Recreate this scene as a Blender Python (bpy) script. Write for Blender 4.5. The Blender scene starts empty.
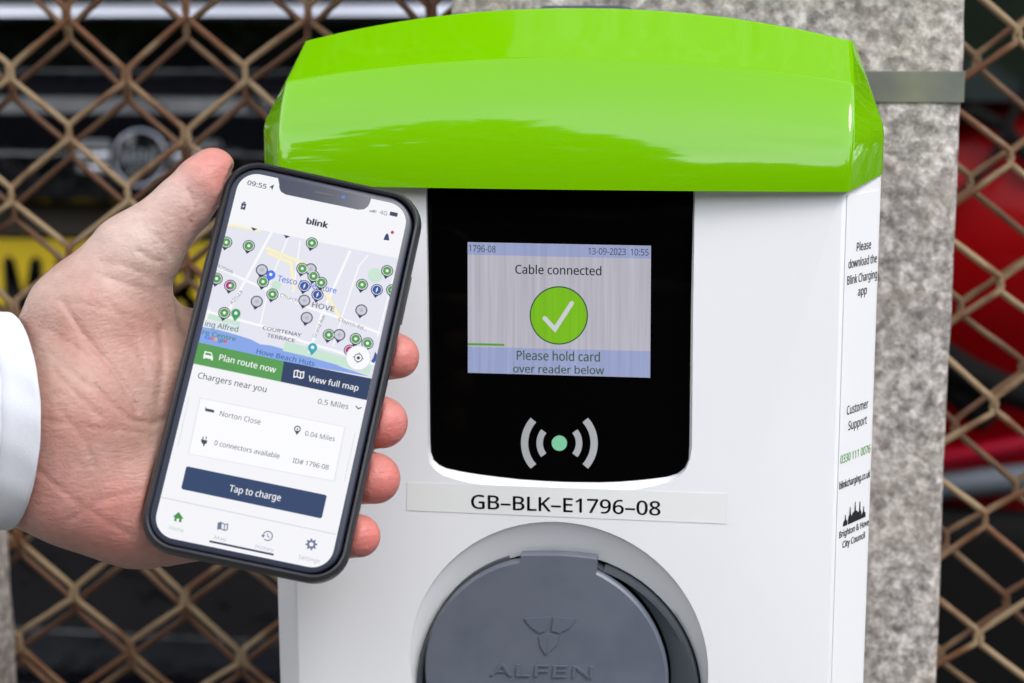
import bpy, bmesh, math, random
import numpy as np
from mathutils import Matrix, Vector
random.seed(4); rng = np.random.RandomState(7)
scene = bpy.context.scene; COL = scene.collection
R_ = math.radians

# ------------------------------------------------------------------ camera
F_PX, W_PX, H_PX = 1780.0, 1024, 683
YAW, PITCH, ROLL, DIST = R_(8.544), R_(10.45), R_(.135), .70
TGT = np.array([0, 0, 1.05])
fw = np.array([-math.sin(YAW)*math.cos(PITCH), math.cos(YAW)*math.cos(PITCH), -math.sin(PITCH)])
rt = np.cross(fw, [0, 0, 1.]); rt /= np.linalg.norm(rt); up = np.cross(rt, fw)
rt = rt*math.cos(ROLL) - up*math.sin(ROLL); up = np.cross(rt, fw)
CR = np.array([rt, up, -fw]).T                       # columns: right, up, back
CC = TGT - fw*DIST
cam_d = bpy.data.cameras.new('camera'); cam = bpy.data.objects.new('camera', cam_d); COL.objects.link(cam)
cam.matrix_world = Matrix([list(CR[0])+[CC[0]], list(CR[1])+[CC[1]], list(CR[2])+[CC[2]], [0, 0, 0, 1]])
cam_d.sensor_width = 36; cam_d.lens = 36*F_PX/W_PX; cam_d.clip_start = .02; cam_d.clip_end = 500
cam_d.dof.use_dof = True; cam_d.dof.focus_distance = .672; cam_d.dof.aperture_fstop = cam_d.lens/6.0
scene.camera = cam

# ------------------------------------------------------------------ sky, sun, exposure
SUN_EL, SUN_AZ = R_(52), R_(48)                      # azimuth: to the right of straight behind the viewer
sd = np.array([math.sin(SUN_AZ)*math.cos(SUN_EL), -math.cos(SUN_AZ)*math.cos(SUN_EL), math.sin(SUN_EL)])
wd = bpy.data.worlds.new('World'); scene.world = wd; wd.use_nodes = True
nt = wd.node_tree; bg = nt.nodes['Background']
sky = nt.nodes.new('ShaderNodeTexSky'); sky.sky_type = 'NISHITA'; sky.sun_disc = False
sky.sun_elevation = SUN_EL; sky.sun_rotation = math.atan2(sd[0], sd[1]); sky.air_density = 1.2; sky.dust_density = 1
tc = nt.nodes.new('ShaderNodeTexCoord'); nz = nt.nodes.new('ShaderNodeTexNoise'); nz.inputs['Scale'].default_value = 2.2
nz.inputs['Detail'].default_value = 6; nz.inputs['Roughness'].default_value = .55
mp = nt.nodes.new('ShaderNodeMapping'); mp.inputs['Scale'].default_value = (1, 1, 2.2)
rp = nt.nodes.new('ShaderNodeValToRGB'); rp.color_ramp.elements[0].position = .25; rp.color_ramp.elements[0].color = (.5, .5, .5, 1); rp.color_ramp.elements[1].position = .7
mx = nt.nodes.new('ShaderNodeMix'); mx.data_type = 'RGBA'
nt.links.new(tc.outputs['Generated'], mp.inputs['Vector']); nt.links.new(mp.outputs[0], nz.inputs['Vector'])
nt.links.new(nz.outputs['Fac'], rp.inputs['Fac']); sp = nt.nodes.new('ShaderNodeSeparateXYZ'); nt.links.new(tc.outputs['Generated'], sp.inputs[0])
el = nt.nodes.new('ShaderNodeMapRange'); el.inputs['From Min'].default_value = .5; el.inputs['From Max'].default_value = 1.0; el.inputs['To Min'].default_value = 1; el.inputs['To Max'].default_value = .08
nt.links.new(sp.outputs[2], el.inputs['Value']); ml = nt.nodes.new('ShaderNodeMath'); ml.operation = 'MULTIPLY'
nt.links.new(rp.outputs[0], ml.inputs[0]); nt.links.new(el.outputs[0], ml.inputs[1]); nt.links.new(ml.outputs[0], mx.inputs['Factor'])
nt.links.new(sky.outputs[0], mx.inputs['A']); mx.inputs['B'].default_value = (30.5, 31.2, 32.6, 1)
nt.links.new(mx.outputs['Result'], bg.inputs['Color']); bg.inputs['Strength'].default_value = .15
sl = bpy.data.lights.new('sun', 'SUN'); sl.energy = 2.0; sl.angle = R_(20); sl.color = (1, .97, .94)
so = bpy.data.objects.new('sun', sl); COL.objects.link(so)
so.rotation_euler = Vector(sd).to_track_quat('Z', 'Y').to_euler()
vs = scene.view_settings; vs.view_transform = 'Standard'; vs.look = 'None'; vs.exposure = 0; vs.gamma = 1
scene.render.engine = 'CYCLES'; scene.cycles.use_denoising = True
scene.cycles.max_bounces = 8; scene.cycles.sample_clamp_indirect = 6

# ------------------------------------------------------------------ picture to place
def ray(px, py):
    return CR @ np.array([(px-W_PX/2)/F_PX, -(py-H_PX/2)/F_PX, -1.0])
def at(px, py, Y):
    d = ray(px, py); return CC + d*((Y-CC[1])/d[1])
def atX(px, py, Y): return at(px, py, Y)[0]
def atZ(px, py, Y): return at(px, py, Y)[2]

# ------------------------------------------------------------------ materials
def s2l(c):
    return tuple(((v/255)/12.92 if v/255 <= .04045 else ((v/255+.055)/1.055)**2.4) for v in c)
def mat(name, col, rough=.5, metal=0, coat=0, coat_rough=.03, noise=None, bump=None, spec=.5, sss=0, rnoise=None, ior=1.5):
    m = bpy.data.materials.new(name); m.use_nodes = True; n = m.node_tree.nodes; L = m.node_tree.links
    b = n['Principled BSDF']; b.inputs['Base Color'].default_value = (*col, 1); b.inputs['Roughness'].default_value = rough
    b.inputs['Metallic'].default_value = metal; b.inputs['Coat Weight'].default_value = coat; b.inputs['Coat Roughness'].default_value = coat_rough
    b.inputs['Specular IOR Level'].default_value = spec; b.inputs['IOR'].default_value = ior
    t = n.new('ShaderNodeTexCoord')
    if noise:                                         # (scale, colour2, lo, hi, detail)
        z = n.new('ShaderNodeTexNoise'); z.inputs['Scale'].default_value = noise[0]; z.inputs['Detail'].default_value = noise[4] if len(noise) > 4 else 4
        r = n.new('ShaderNodeMapRange'); r.inputs['From Min'].default_value = noise[2]; r.inputs['From Max'].default_value = noise[3]
        x = n.new('ShaderNodeMix'); x.data_type = 'RGBA'; x.inputs['A'].default_value = (*col, 1); x.inputs['B'].default_value = (*noise[1], 1)
        L.new(t.outputs['Object'], z.inputs['Vector']); L.new(z.outputs['Fac'], r.inputs['Value']); L.new(r.outputs[0], x.inputs['Factor'])
        L.new(x.outputs['Result'], b.inputs['Base Color'])
    if rnoise:                                        # (scale, lo, hi)
        z = n.new('ShaderNodeTexNoise'); z.inputs['Scale'].default_value = rnoise[0]; z.inputs['Detail'].default_value = 3
        r = n.new('ShaderNodeMapRange'); r.inputs['From Min'].default_value = .3; r.inputs['From Max'].default_value = .7
        r.inputs['To Min'].default_value = rnoise[1]; r.inputs['To Max'].default_value = rnoise[2]
        L.new(t.outputs['Object'], z.inputs['Vector']); L.new(z.outputs['Fac'], r.inputs['Value']); L.new(r.outputs[0], b.inputs['Roughness'])
    if bump:                                          # (scale, strength, distance)
        z = n.new('ShaderNodeTexNoise'); z.inputs['Scale'].default_value = bump[0]; z.inputs['Detail'].default_value = 5
        u = n.new('ShaderNodeBump'); u.inputs['Strength'].default_value = bump[1]; u.inputs['Distance'].default_value = bump[2]
        L.new(t.outputs['Object'], z.inputs['Vector']); L.new(z.outputs['Fac'], u.inputs['Height']); L.new(u.outputs[0], b.inputs['Normal'])
        if coat: L.new(u.outputs[0], b.inputs['Coat Normal'])
    return m
_emc = {}
def emit(rgb, k=1.0, streak=None):
    """something a lit screen shows: it gives off light of this colour"""
    key = (rgb, k, streak)
    if key in _emc: return _emc[key]
    m = bpy.data.materials.new('screen_light'); m.use_nodes = True; n = m.node_tree.nodes; L = m.node_tree.links
    b = n['Principled BSDF']; b.inputs['Base Color'].default_value = (.01, .01, .01, 1); b.inputs['Roughness'].default_value = .25
    b.inputs['Specular IOR Level'].default_value = .06
    c = s2l(rgb); b.inputs['Emission Color'].default_value = (*c, 1); b.inputs['Emission Strength'].default_value = k
    if streak:
        t = n.new('ShaderNodeTexCoord'); p = n.new('ShaderNodeMapping'); p.inputs['Scale'].default_value = (420, 1, 12)
        z = n.new('ShaderNodeTexNoise'); z.inputs['Scale'].default_value = 1; z.inputs['Detail'].default_value = 3; z.inputs['Roughness'].default_value = .7
        r = n.new('ShaderNodeMapRange'); r.inputs['From Min'].default_value = .3; r.inputs['From Max'].default_value = .7
        r.inputs['To Min'].default_value = k*(1-streak); r.inputs['To Max'].default_value = k*(1+streak*.6)
        L.new(t.outputs['Object'], p.inputs[0]); L.new(p.outputs[0], z.inputs['Vector']); L.new(z.outputs['Fac'], r.inputs['Value'])
        L.new(r.outputs[0], b.inputs['Emission Strength'])
    _emc[key] = m; return m

M = {}
M['green'] = mat('green_gloss_paint', (.142, .388, .0003), .5, coat=1, coat_rough=.045, spec=.0)
M['white'] = mat('white_satin_plastic', (.82, .82, .84), .34, noise=(9, (.79, .79, .81), .35, .7), bump=(900, .04, .0003))
M['recess'] = mat('white_moulded_plastic', (.83, .83, .85), .4)
M['blackglass'] = mat('black_display_glass', (.0008, .0008, .0008), .09, spec=.05)
M['darkplastic'] = mat('slate_grey_plastic', (.125, .14, .175), .42, noise=(60, (.105, .12, .155), .4, .65), bump=(1600, .12, .0003))
M['darkplastic2'] = mat('dark_grey_plastic', (.045, .055, .065), .38, bump=(1600, .1, .0003))
M['void'] = mat('black_rubber', (.006, .006, .007), .6)
M['tape'] = mat('label_tape', (.79, .795, .78), .25)
M['ink'] = mat('black_ink', (.012, .013, .015), .45)
M['greenink'] = mat('green_ink', (.16, .50, .06), .45)
M['sticker'] = mat('white_vinyl', (.82, .82, .84), .3)
M['symbol'] = mat('grey_print', (.42, .43, .44), .4)
M['greendot'] = mat('pale_green_print', (.22, .60, .36), .4)
M['case'] = mat('black_silicone', (.020, .020, .024), .4, bump=(3000, .1, .0002), rnoise=(60, .32, .48), spec=.6)
M['glass'] = mat('phone_glass', (.028, .032, .052), .3, spec=.3)
M['dark'] = mat('speaker_mesh', (.05, .045, .045), .5)
M['lens'] = mat('camera_lens', (.03, .09, .28), .1)
M['steel'] = mat('galvanised_strap', (.17, .18, .165), .5, metal=.4, noise=(40, (.26, .26, .18), .4, .7))
M['sleeve'] = mat('white_cotton', (.61, .62, .66), .9, bump=(2400, .35, .0005), noise=(30, (.57, .58, .62), .4, .65))
M['asphalt'] = mat('asphalt', (.05, .05, .052), .85, noise=(3, (.065, .063, .06), .4, .6), bump=(120, .5, .004))
M['paving'] = mat('paving', (.10, .097, .094), .85, noise=(6, (.13, .125, .12), .4, .6), bump=(90, .4, .003))
M['leaf'] = mat('foliage', (.05, .09, .03), .6, noise=(3, (.08, .12, .04), .4, .6))
M['bark'] = mat('bark', (.09, .07, .05), .9)

def concrete():
    m = mat('exposed_aggregate_concrete', (.42, .38, .36), .85)
    n = m.node_tree.nodes; L = m.node_tree.links; b = n['Principled BSDF']; t = n.new('ShaderNodeTexCoord')
    def noise(s, d):
        z = n.new('ShaderNodeTexNoise'); z.inputs['Scale'].default_value = s; z.inputs['Detail'].default_value = d; z.inputs['Roughness'].default_value = .65
        L.new(t.outputs['Object'], z.inputs['Vector']); return z
    a = noise(210, 4); r = n.new('ShaderNodeValToRGB'); cr = r.color_ramp
    cr.elements[0].position = .30; cr.elements[0].color = (.12, .108, .10, 1); cr.elements[1].position = .66; cr.elements[1].color = (.60, .56, .53, 1)
    e = cr.elements.new(.42); e.color = (.26, .235, .215, 1); e = cr.elements.new(.52); e.color = (.38, .35, .325, 1)
    L.new(a.outputs['Fac'], r.inputs['Fac'])
    c = noise(28, 3); r2 = n.new('ShaderNodeMapRange'); r2.inputs['From Min'].default_value = .4; r2.inputs['From Max'].default_value = .65
    x = n.new('ShaderNodeMix'); x.data_type = 'RGBA'; x.inputs['B'].default_value = (.36, .30, .24, 1)
    k = n.new('ShaderNodeMath'); k.operation = 'MULTIPLY'; k.inputs[1].default_value = .35
    L.new(c.outputs['Fac'], r2.inputs['Value']); L.new(r2.outputs[0], k.inputs[0]); L.new(k.outputs[0], x.inputs['Factor']); L.new(r.outputs[0], x.inputs['A'])
    vo = n.new('ShaderNodeTexVoronoi'); vo.inputs['Scale'].default_value = 190; L.new(t.outputs['Object'], vo.inputs['Vector'])
    hv = n.new('ShaderNodeSeparateColor'); L.new(vo.outputs['Color'], hv.inputs[0])
    gr = n.new('ShaderNodeMapRange'); gr.inputs['To Min'].default_value = .74; gr.inputs['To Max'].default_value = 1.30; L.new(hv.outputs[0], gr.inputs['Value'])
    st = noise(9, 4); sr = n.new('ShaderNodeMapRange'); sr.inputs['From Min'].default_value = .35; sr.inputs['From Max'].default_value = .65; sr.inputs['To Min'].default_value = .84; sr.inputs['To Max'].default_value = 1.12; L.new(st.outputs['Fac'], sr.inputs['Value'])
    mu = n.new('ShaderNodeMath'); mu.operation = 'MULTIPLY'; L.new(gr.outputs[0], mu.inputs[0]); L.new(sr.outputs[0], mu.inputs[1])
    vs_ = n.new('ShaderNodeVectorMath'); vs_.operation = 'SCALE'; L.new(x.outputs['Result'], vs_.inputs[0]); L.new(mu.outputs[0], vs_.inputs['Scale'])
    L.new(vs_.outputs[0], b.inputs['Base Color'])
    u = n.new('ShaderNodeBump'); u.inputs['Strength'].default_value = .4; u.inputs['Distance'].default_value = .003
    L.new(a.outputs['Fac'], u.inputs['Height']); L.new(u.outputs[0], b.inputs['Normal']); return m
M['concrete'] = concrete()
def rusty(name, a, b_, lo, hi):
    m = mat(name, a, .75, noise=(17, b_, lo, hi, 8), bump=(700, .5, .001)); return m
M['wire_tan'] = rusty('weathered_tan_wire', (.29, .205, .115), (.14, .058, .024), .46, .56)
M['wire_rust'] = rusty('rusty_wire', (.13, .060, .030), (.21, .13, .07), .48, .60)
M['carblack'] = mat('black_car_paint', (.002, .002, .003), .3, coat=.8, coat_rough=.03, bump=(6, .34, .03), spec=.0)
M['carblack'].node_tree.nodes['Principled BSDF'].inputs['Coat IOR'].default_value = 1.62
M['carred'] = mat('red_car_paint', (.19, .001, .002), .35, coat=.1, coat_rough=.08, bump=(7, .06, .02), spec=.05)
M['chrome'] = mat('chrome_trim', (.85, .85, .9), .28, metal=1)
M['badge_metal'] = mat('dull_badge_metal', (.28, .29, .33), .3, metal=1)
M['carglass'] = mat('car_window_glass', (.006, .009, .006), .05, spec=.2)
M['tyre'] = mat('tyre_rubber', (.006, .006, .006), .8, spec=.08)
M['rim'] = mat('alloy_rim', (.45, .45, .47), .35, metal=1)
M['plate'] = mat('yellow_number_plate', (.56, .40, .012), .4)
M['lamp_red'] = mat('red_lamp_lens', (.20, .002, .012), .35, coat=.05, spec=.1)
M['bumper'] = mat('grey_bumper_trim', (.085, .10, .12), .5)

# ------------------------------------------------------------------ mesh helpers
class MB:
    def __init__(s): s.v = []; s.f = []; s.m = []; s.mi = 0
    def add(s, vs_, fs):
        o = len(s.v); s.v += [tuple(float(c) for c in p) for p in vs_]; s.f += [tuple(i+o for i in f) for f in fs]; s.m += [s.mi]*len(fs); return s
    def box(s, a, b):
        x0, y0, z0 = a; x1, y1, z1 = b
        return s.add([(x0,y0,z0),(x1,y0,z0),(x1,y1,z0),(x0,y1,z0),(x0,y0,z1),(x1,y0,z1),(x1,y1,z1),(x0,y1,z1)],
                     [(0,3,2,1),(4,5,6,7),(0,1,5,4),(1,2,6,5),(2,3,7,6),(3,0,4,7)])
    def loft(s, loops, closed=True, cap0=False, cap1=False):
        n = len(loops[0]); vs_ = [p for l in loops for p in l]; fs = []
        for k in range(len(loops)-1):
            for i in range(n if closed else n-1):
                j = (i+1) % n; fs.append((k*n+i, k*n+j, (k+1)*n+j, (k+1)*n+i))
        if cap0: fs.append(tuple(range(n))[::-1])
        if cap1: fs.append(tuple((len(loops)-1)*n+i for i in range(n)))
        return s.add(vs_, fs)
    def tube(s, pts, r, n=8, cap=True):
        pts = [np.array(p, float) for p in pts]; loops = []; prev = None
        for i, p in enumerate(pts):
            t = (pts[min(i+1, len(pts)-1)]-pts[max(i-1, 0)]); t /= np.linalg.norm(t)+1e-12
            ref = np.array([0, 1., 0]) if prev is None else prev
            if abs(t@ref) > .95: ref = np.array([1., 0, 0])
            a = ref - t*(t@ref); a /= np.linalg.norm(a); b = np.cross(t, a); prev = a
            rr = r[i] if hasattr(r, '__len__') else r
            loops.append([p+rr*(math.cos(q)*a+math.sin(q)*b) for q in [2*math.pi*k/n for k in range(n)]])
        return s.loft(loops, True, cap, cap)
    def build(s, name, m, parent=None, smooth=30, bevel=None, recalc=True):
        me = bpy.data.meshes.new(name)
        off = np.array(parent.matrix_world.translation) if (parent is not None and parent.get('_off', 1) and not parent.get('_local')) else np.zeros(3)
        vv = [tuple(np.array(p)-off) for p in s.v] if off.any() else s.v
        me.from_pydata(vv, [], s.f)
        for q in (m if isinstance(m, (list, tuple)) else [m]): me.materials.append(q)
        if isinstance(m, (list, tuple)): me.polygons.foreach_set('material_index', s.m)
        if recalc:
            bm = bmesh.new(); bm.from_mesh(me); bmesh.ops.recalc_face_normals(bm, faces=bm.faces); bm.to_mesh(me); bm.free()
        if smooth:
            me.polygons.foreach_set('use_smooth', [True]*len(me.polygons)); me.set_sharp_from_angle(angle=R_(smooth))
        me.update()
        return link(name, me, parent, bevel)
def link(name, me, parent=None, bevel=None):
    o = bpy.data.objects.new(name, me); COL.objects.link(o)
    if parent is not None: o.parent = parent
    if bevel:
        b = o.modifiers.new('bevel', 'BEVEL'); b.width = bevel; b.segments = 3; b.limit_method = 'ANGLE'; b.angle_limit = R_(28); b.harden_normals = False
    return o
def thing(name, label, cat, loc=(0, 0, 0), group=None):
    o = bpy.data.objects.new(name, None); COL.objects.link(o); o.location = loc; o.empty_display_size = .05
    o['label'] = label; o['category'] = cat
    if group: o['group'] = group
    bpy.context.view_layer.update(); return o
def child_empty(name, parent):
    o = bpy.data.objects.new(name, None); COL.objects.link(o); o.parent = parent; return o
_tx = {}
try:                                                   # Blender's own sans serif; its built-in face otherwise
    import os
    FONT = bpy.data.fonts.load(os.path.join(bpy.utils.resource_path('LOCAL'), 'datafiles', 'fonts', 'NotoSansHebrew-Regular.woff2'))
except Exception:
    FONT = None
def glyphs(s, bold=0.0):
    """flat outline of a line of text as (verts, faces), left edge and baseline at 0, and its width and capital height"""
    if (s, bold) in _tx: return _tx[(s, bold)]
    cu = bpy.data.curves.new('t', 'FONT'); cu.body = s; cu.size = 1; cu.resolution_u = 3; cu.fill_mode = 'FRONT'
    if FONT: cu.font = FONT
    ob = bpy.data.objects.new('t', cu); COL.objects.link(ob)
    dg = bpy.context.evaluated_depsgraph_get(); me = bpy.data.meshes.new_from_object(ob.evaluated_get(dg))
    v = np.array([tuple(q.co) for q in me.vertices]); f = [tuple(p.vertices) for p in me.polygons]
    bpy.data.objects.remove(ob); bpy.data.curves.remove(cu); bpy.data.meshes.remove(me)
    v[:, 0] -= v[:, 0].min()
    if bold > 0:                                       # heavier strokes: the same outline laid again, shifted by a hair
        b0 = min(.042, bold*1.4); n_ = len(v); vv = []; ff = []
        for q, (dx, dy) in enumerate(((-b0, 0), (b0, 0), (0, b0*.6), (0, -b0*.6))):
            w_ = v.copy(); w_[:, 0] += dx; w_[:, 1] += dy; vv.append(w_); ff += [tuple(i+q*n_ for i in p) for p in f]
        v = np.concatenate(vv); f = ff; v[:, 0] -= v[:, 0].min()
    _tx[(s, bold)] = (v, f, v[:, 0].max(), .5726 if FONT else .68); return _tx[(s, bold)]
def circle(n, r, c=(0, 0), a0=0): return [(c[0]+r*math.cos(a0+2*math.pi*k/n), c[1]+r*math.sin(a0+2*math.pi*k/n)) for k in range(n)]
def rrect(w, h, r, n=8, c=(0, 0)):
    o = []
    for (sx, sy, a) in ((1, 1, 0), (-1, 1, 90), (-1, -1, 180), (1, -1, 270)):
        for k in range(n+1):
            t = R_(a+90*k/n); o.append((c[0]+sx*(w/2-r)+r*math.cos(t), c[1]+sy*(h/2-r)+r*math.sin(t)))
    return o
def fill_faces(outer, holes):
    """triangulate a flat outline with holes; returns 2D verts and faces"""
    bm = bmesh.new(); 
    for lp in [outer]+holes:
        vv = [bm.verts.new((p[0], p[1], 0)) for p in lp]
        for i in range(len(vv)): bm.edges.new((vv[i], vv[(i+1) % len(vv)]))
    bmesh.ops.triangle_fill(bm, use_beauty=True, edges=bm.edges[:], normal=(0, 0, 1))
    bm.verts.index_update(); v = [tuple(q.co)[:2] for q in bm.verts]; f = [tuple(q.index for q in p.verts) for p in bm.faces]; bm.free(); return v, f

# ================================================================== SETTING
g = MB(); g.box((-60, -60, -.3), (60, 60, 0)); o = g.build('ground', M['asphalt'], smooth=0); o['kind'] = 'structure'
g = MB(); g.box((-30, -2.4, .004), (30, .5, .10)); o = g.build('pavement', M['paving'], smooth=0, bevel=.01); o['kind'] = 'structure'

# concrete posts
YP = .150
pxr = (atX(967, 0, YP)+atX(935, 683, YP))/2; pxl = atX(449, 0, YP)
def post(x0, x1, y0, y1, label, z1=1.9):
    m = MB(); n = 60
    prof = rrect(x1-x0, y1-y0, .006, 3); loops = []
    for k in range(n+1):
        z = .05+(z1-.05)*k/n; cx, cy = (x0+x1)/2, (y0+y1)/2
        loops.append([(cx+p[0]+random.uniform(-1, 1)*.0009, cy+p[1]+random.uniform(-1, 1)*.0009, z) for p in prof])
    m.loft(loops, True, True, True); o = m.build('concrete_post', M['concrete'], smooth=50)
    o['label'] = label; o['category'] = 'post'; o['group'] = 'concrete posts of the fence'; return o
post(pxl, pxr, YP, YP+.118, 'wide speckled grey concrete post behind the charging point')
lpx = atX(13, 560, .268)
post(lpx-.26, lpx, .17, .268, 'speckled concrete post at the lower left edge of the picture, below the sleeve')

# steel strap round the wide post
z0, z1 = atZ(925, 102, YP), atZ(925, 71, YP)
m = MB(); t = .0011
lo = [(pxl-t, YP+.118+t), (pxl-t, YP-t), (pxr+t, YP-t), (pxr+t, YP+.118+t)]
li = [(pxl-.0008, YP+.118+.0008), (pxl-.0008, YP-.0008), (pxr+.0008, YP-.0008), (pxr+.0008, YP+.118+.0008)]
m.loft([[(p[0], p[1], z0) for p in lo], [(p[0], p[1], z1) for p in lo], [(p[0], p[1], z1) for p in li], [(p[0], p[1], z0) for p in li], [(p[0], p[1], z0) for p in lo]])
o = m.build('strap', M['steel'], smooth=0, bevel=.0012)
o['label'] = 'flat galvanised steel strap wrapped round the wide concrete post beside the green cap'; o['category'] = 'strap'

# ------------------------------------------------------------------ fence: two layers of zigzag wires on each side of the post
def fence_panel(label, x0, x1, layers, zlo=.12, zhi=1.6, shear=0.0):
    root = thing('fence_panel', label, 'fence', ((x0+x1)/2, layers[0][0], .1), 'wire mesh fence panels')
    for (Y, node, hx, hz, link_, mm, r) in layers:
        nx, nz_ = node
        k0 = math.floor((x0-nx)/hx)-1; k1 = math.ceil((x1-nx)/hx)+2
        for k in range(k0, k1):
            j0 = math.floor((zlo-nz_)/hz); j1 = math.ceil((zhi-nz_)/hz); pts = []
            ph = random.uniform(0, 6)
            for j in range(j0, j1+1):
                # a link stands where column + row is even; this wire swings between column k and k+1
                colx = k if (k+j) % 2 == 0 else k+1
                side = 1 if colx == k else -1
                xx = nx+colx*hx+side*r*.30; zz = nz_+j*hz; xx += shear*(zz-nz_)
                xx += .0010*math.sin(j*1.7+k*2.3); zz += .0014*math.sin(j*2.1+k)
                yy = Y + (r*.5 if side > 0 else -r*.5)
                pts += [(xx, yy, zz-link_/2), (xx, Y-(r*.3)*side, zz), (xx, yy, zz+link_/2)]
            fine = []
            for a_, b_ in zip(pts[:-1], pts[1:]):
                a_, b_ = np.array(a_), np.array(b_); n_ = 5 if np.linalg.norm(b_-a_) > .012 else 1
                for q in range(n_): fine.append(a_+(b_-a_)*q/n_+np.array([random.uniform(-1, 1), 0, random.uniform(-1, 1)])*.00012*(q > 0))
            fine.append(np.array(pts[-1])); w = MB(); w.tube(fine, [r*random.uniform(.92, 1.08) for _ in fine], 8); w.build('wire', mm, root, smooth=60)
    # thin frame bars hold the panel between the posts
    Y0 = min(l[0] for l in layers); Y1 = max(l[0] for l in layers)
    for (a, b) in (((x0-.03, Y0-.004, zlo-.06), (x1+.03, Y1+.012, zlo-.02)), ((x0-.03, Y0-.004, zhi+.03), (x1+.03, Y1+.012, zhi+.07))):
        MB().box(a, b).build('rail', M['wire_rust'], root, smooth=0, bevel=.003)
    return root
YF = .275
def lat(nodes, Y):            # ((px,py) of a link, (dx half steps, px pair), ...) to world lattice
    (a, b, nxs), (c, d, nzs) = nodes
    hx = (atX(*b, Y)-atX(*a, Y))/nxs; hz = (atZ(*c, Y)-atZ(*d, Y))/nzs; return hx, hz
hx, hz = lat((((9, 70), (126, 72), 2), ((183, 135), (183, 597), 8)), YF)
nodeL = (atX(67, 12, YF), atZ(67, 12, YF))
rb = (atX(69, 33, YF+.012), atZ(69, 33, YF+.012))
fence_panel('rusty diamond wire mesh fence panel on the left, with the black car behind it', lpx+.002, pxl-.002,
            [(YF, nodeL, hx, hz, .0085, M['wire_tan'], .0019), (YF+.012, rb, hx*1.005, hz*1.003, .0075, M['wire_rust'], .0018)], shear=.038)
hz2 = (atZ(1018, 33, YF)-atZ(982, 636, YF))/10; nodeR = (atX(1018, 33, YF), atZ(1018, 33, YF))
rbR = (atX(977, 60, YF+.012), atZ(977, 60, YF+.012))
fence_panel('rusty diamond wire mesh fence panel on the right, with the red car behind it', pxr+.002, pxr+.9,
            [(YF, nodeR, hx, hz2, .0075, M['wire_tan'], .0019), (YF+.012, rbR, hx*1.0, hz2*1.006, .0075, M['wire_rust'], .0018)], shear=.018)

# ------------------------------------------------------------------ cars behind the fence
def car_shell(x0, x1, prof, crown=.10, n=26):
    """prof: (y, z) round the side outline from rear underside over the roof to the front underside"""
    xs = [x0+(x1-x0)*k/n for k in range(n+1)]; cx = (x0+x1)/2; hw = (x1-x0)/2
    ymid = sum(p[0] for p in prof)/len(prof); zmid = .75
    loops = []
    for x in xs:
        u = (x-cx)/hw; lp = []
        for (y, z) in prof:
            s_ = 1-crown*abs(u)**3.0*(.9 if y < ymid else 1.2)
            tum = 1 if z < .95 else 1-(z-.95)*.32
            lp.append((cx+(x-cx)*tum, ymid+(y-ymid)*s_, z))
        loops.append(lp)
    m = MB(); m.loft(loops, True, True, True); return m
def wheel(root, x, y, side):
    w = child_empty('wheel', root)
    m = MB(); R0 = .30
    pr = [(.0, R0-.09), (.0, R0-.03), (.02, R0), (.16, R0), (.18, R0-.03), (.18, R0-.09)]
    loops = [[(x+side*(a-.18), y+q*math.cos(t), .30+q*math.sin(t)) for (a, q) in pr] for t in [2*math.pi*k/32 for k in range(33)]]
    m.loft(loops, True); m.build('tyre', M['tyre'], None, 40).parent = None
    t_ = bpy.data.objects[-1] if False else None
    return w
def car(name, label, cx, yr, paint, prof_rear, length=3.7, width=1.68, roof=1.42):
    root = thing(name, label, 'car', (cx, yr, .004), 'parked cars beyond the fence')
    x0, x1 = cx-width/2, cx+width/2
    prof = [(yr+.15, .22)]+prof_rear+[(yr+.55, roof-.03), (yr+1.0, roof), (yr+1.7, roof-.02), (yr+2.45, 1.0), (yr+3.4, .86), (yr+length, .7), (yr+length+.03, .45), (yr+length-.05, .24)]
    car_shell(x0, x1, prof).build('body', paint, root, smooth=35, bevel=.006)
    for sx in (-1, 1):
        for wy in (yr+.62, yr+length-.72):
            xw = cx+sx*(width/2-.02); m = MB(); R0 = .30
            pr = [(.0, R0-.10), (.0, R0-.02), (.02, R0), (.16, R0), (.18, R0-.02), (.18, R0-.10)]
            m.loft([[(xw-sx*(.18-a)+sx*.03, wy+q*math.cos(t), .304+q*math.sin(t)) for (a, q) in pr] for t in [2*math.pi*k/28 for k in range(29)]], True)
            w = m.build('wheel', M['tyre'], root, 40)
            m = MB(); m.tube([(xw+sx*.02, wy, .304), (xw-sx*.10, wy, .304)], R0-.10, 24)
            for k in range(5):
                a = 2*math.pi*k/5; m.tube([(xw+sx*.024, wy, .304), (xw+sx*.024, wy+.18*math.cos(a), .304+.18*math.sin(a))], .02, 6)
            rm = m.build('rim', M['rim'], None, 40); rm.parent = w
            for v in rm.data.vertices: v.co = v.co-Vector(root.location)
    return root
YB = 1.38
def B(px, py, Y=YB): return at(px, py, Y)
bcx = atX(137, 150, YB)
zc = lambda py, Y=YB: atZ(137, py, Y)
prof = [(YB+.02, .30), (YB-.05, .36), (YB-.07, zc(672)), (YB-.04, zc(655)), (YB+.015, zc(640)), (YB+.02, zc(560)), (YB+.005, zc(360)), (YB+.035, zc(345)), (YB+.035, zc(236)), (YB+.030, zc(206)), (YB-.026, zc(202)), (YB-.037, zc(194)), (YB-.036, zc(152)), (YB-.026, zc(142)), (YB-.004, zc(126)), (YB+.012, zc(114)), (YB+.018, zc(98)), (YB+.040, zc(82)), (YB+.064, zc(74)), (YB+.068, zc(26)), (YB+.070, zc(-6)), (YB+.12, zc(-60)), (YB+.30, 1.34)]
bc = car('parked_car', 'black hatchback seen from behind through the left fence, yellow rear number plate', bcx, YB, M['carblack'], prof)
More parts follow.
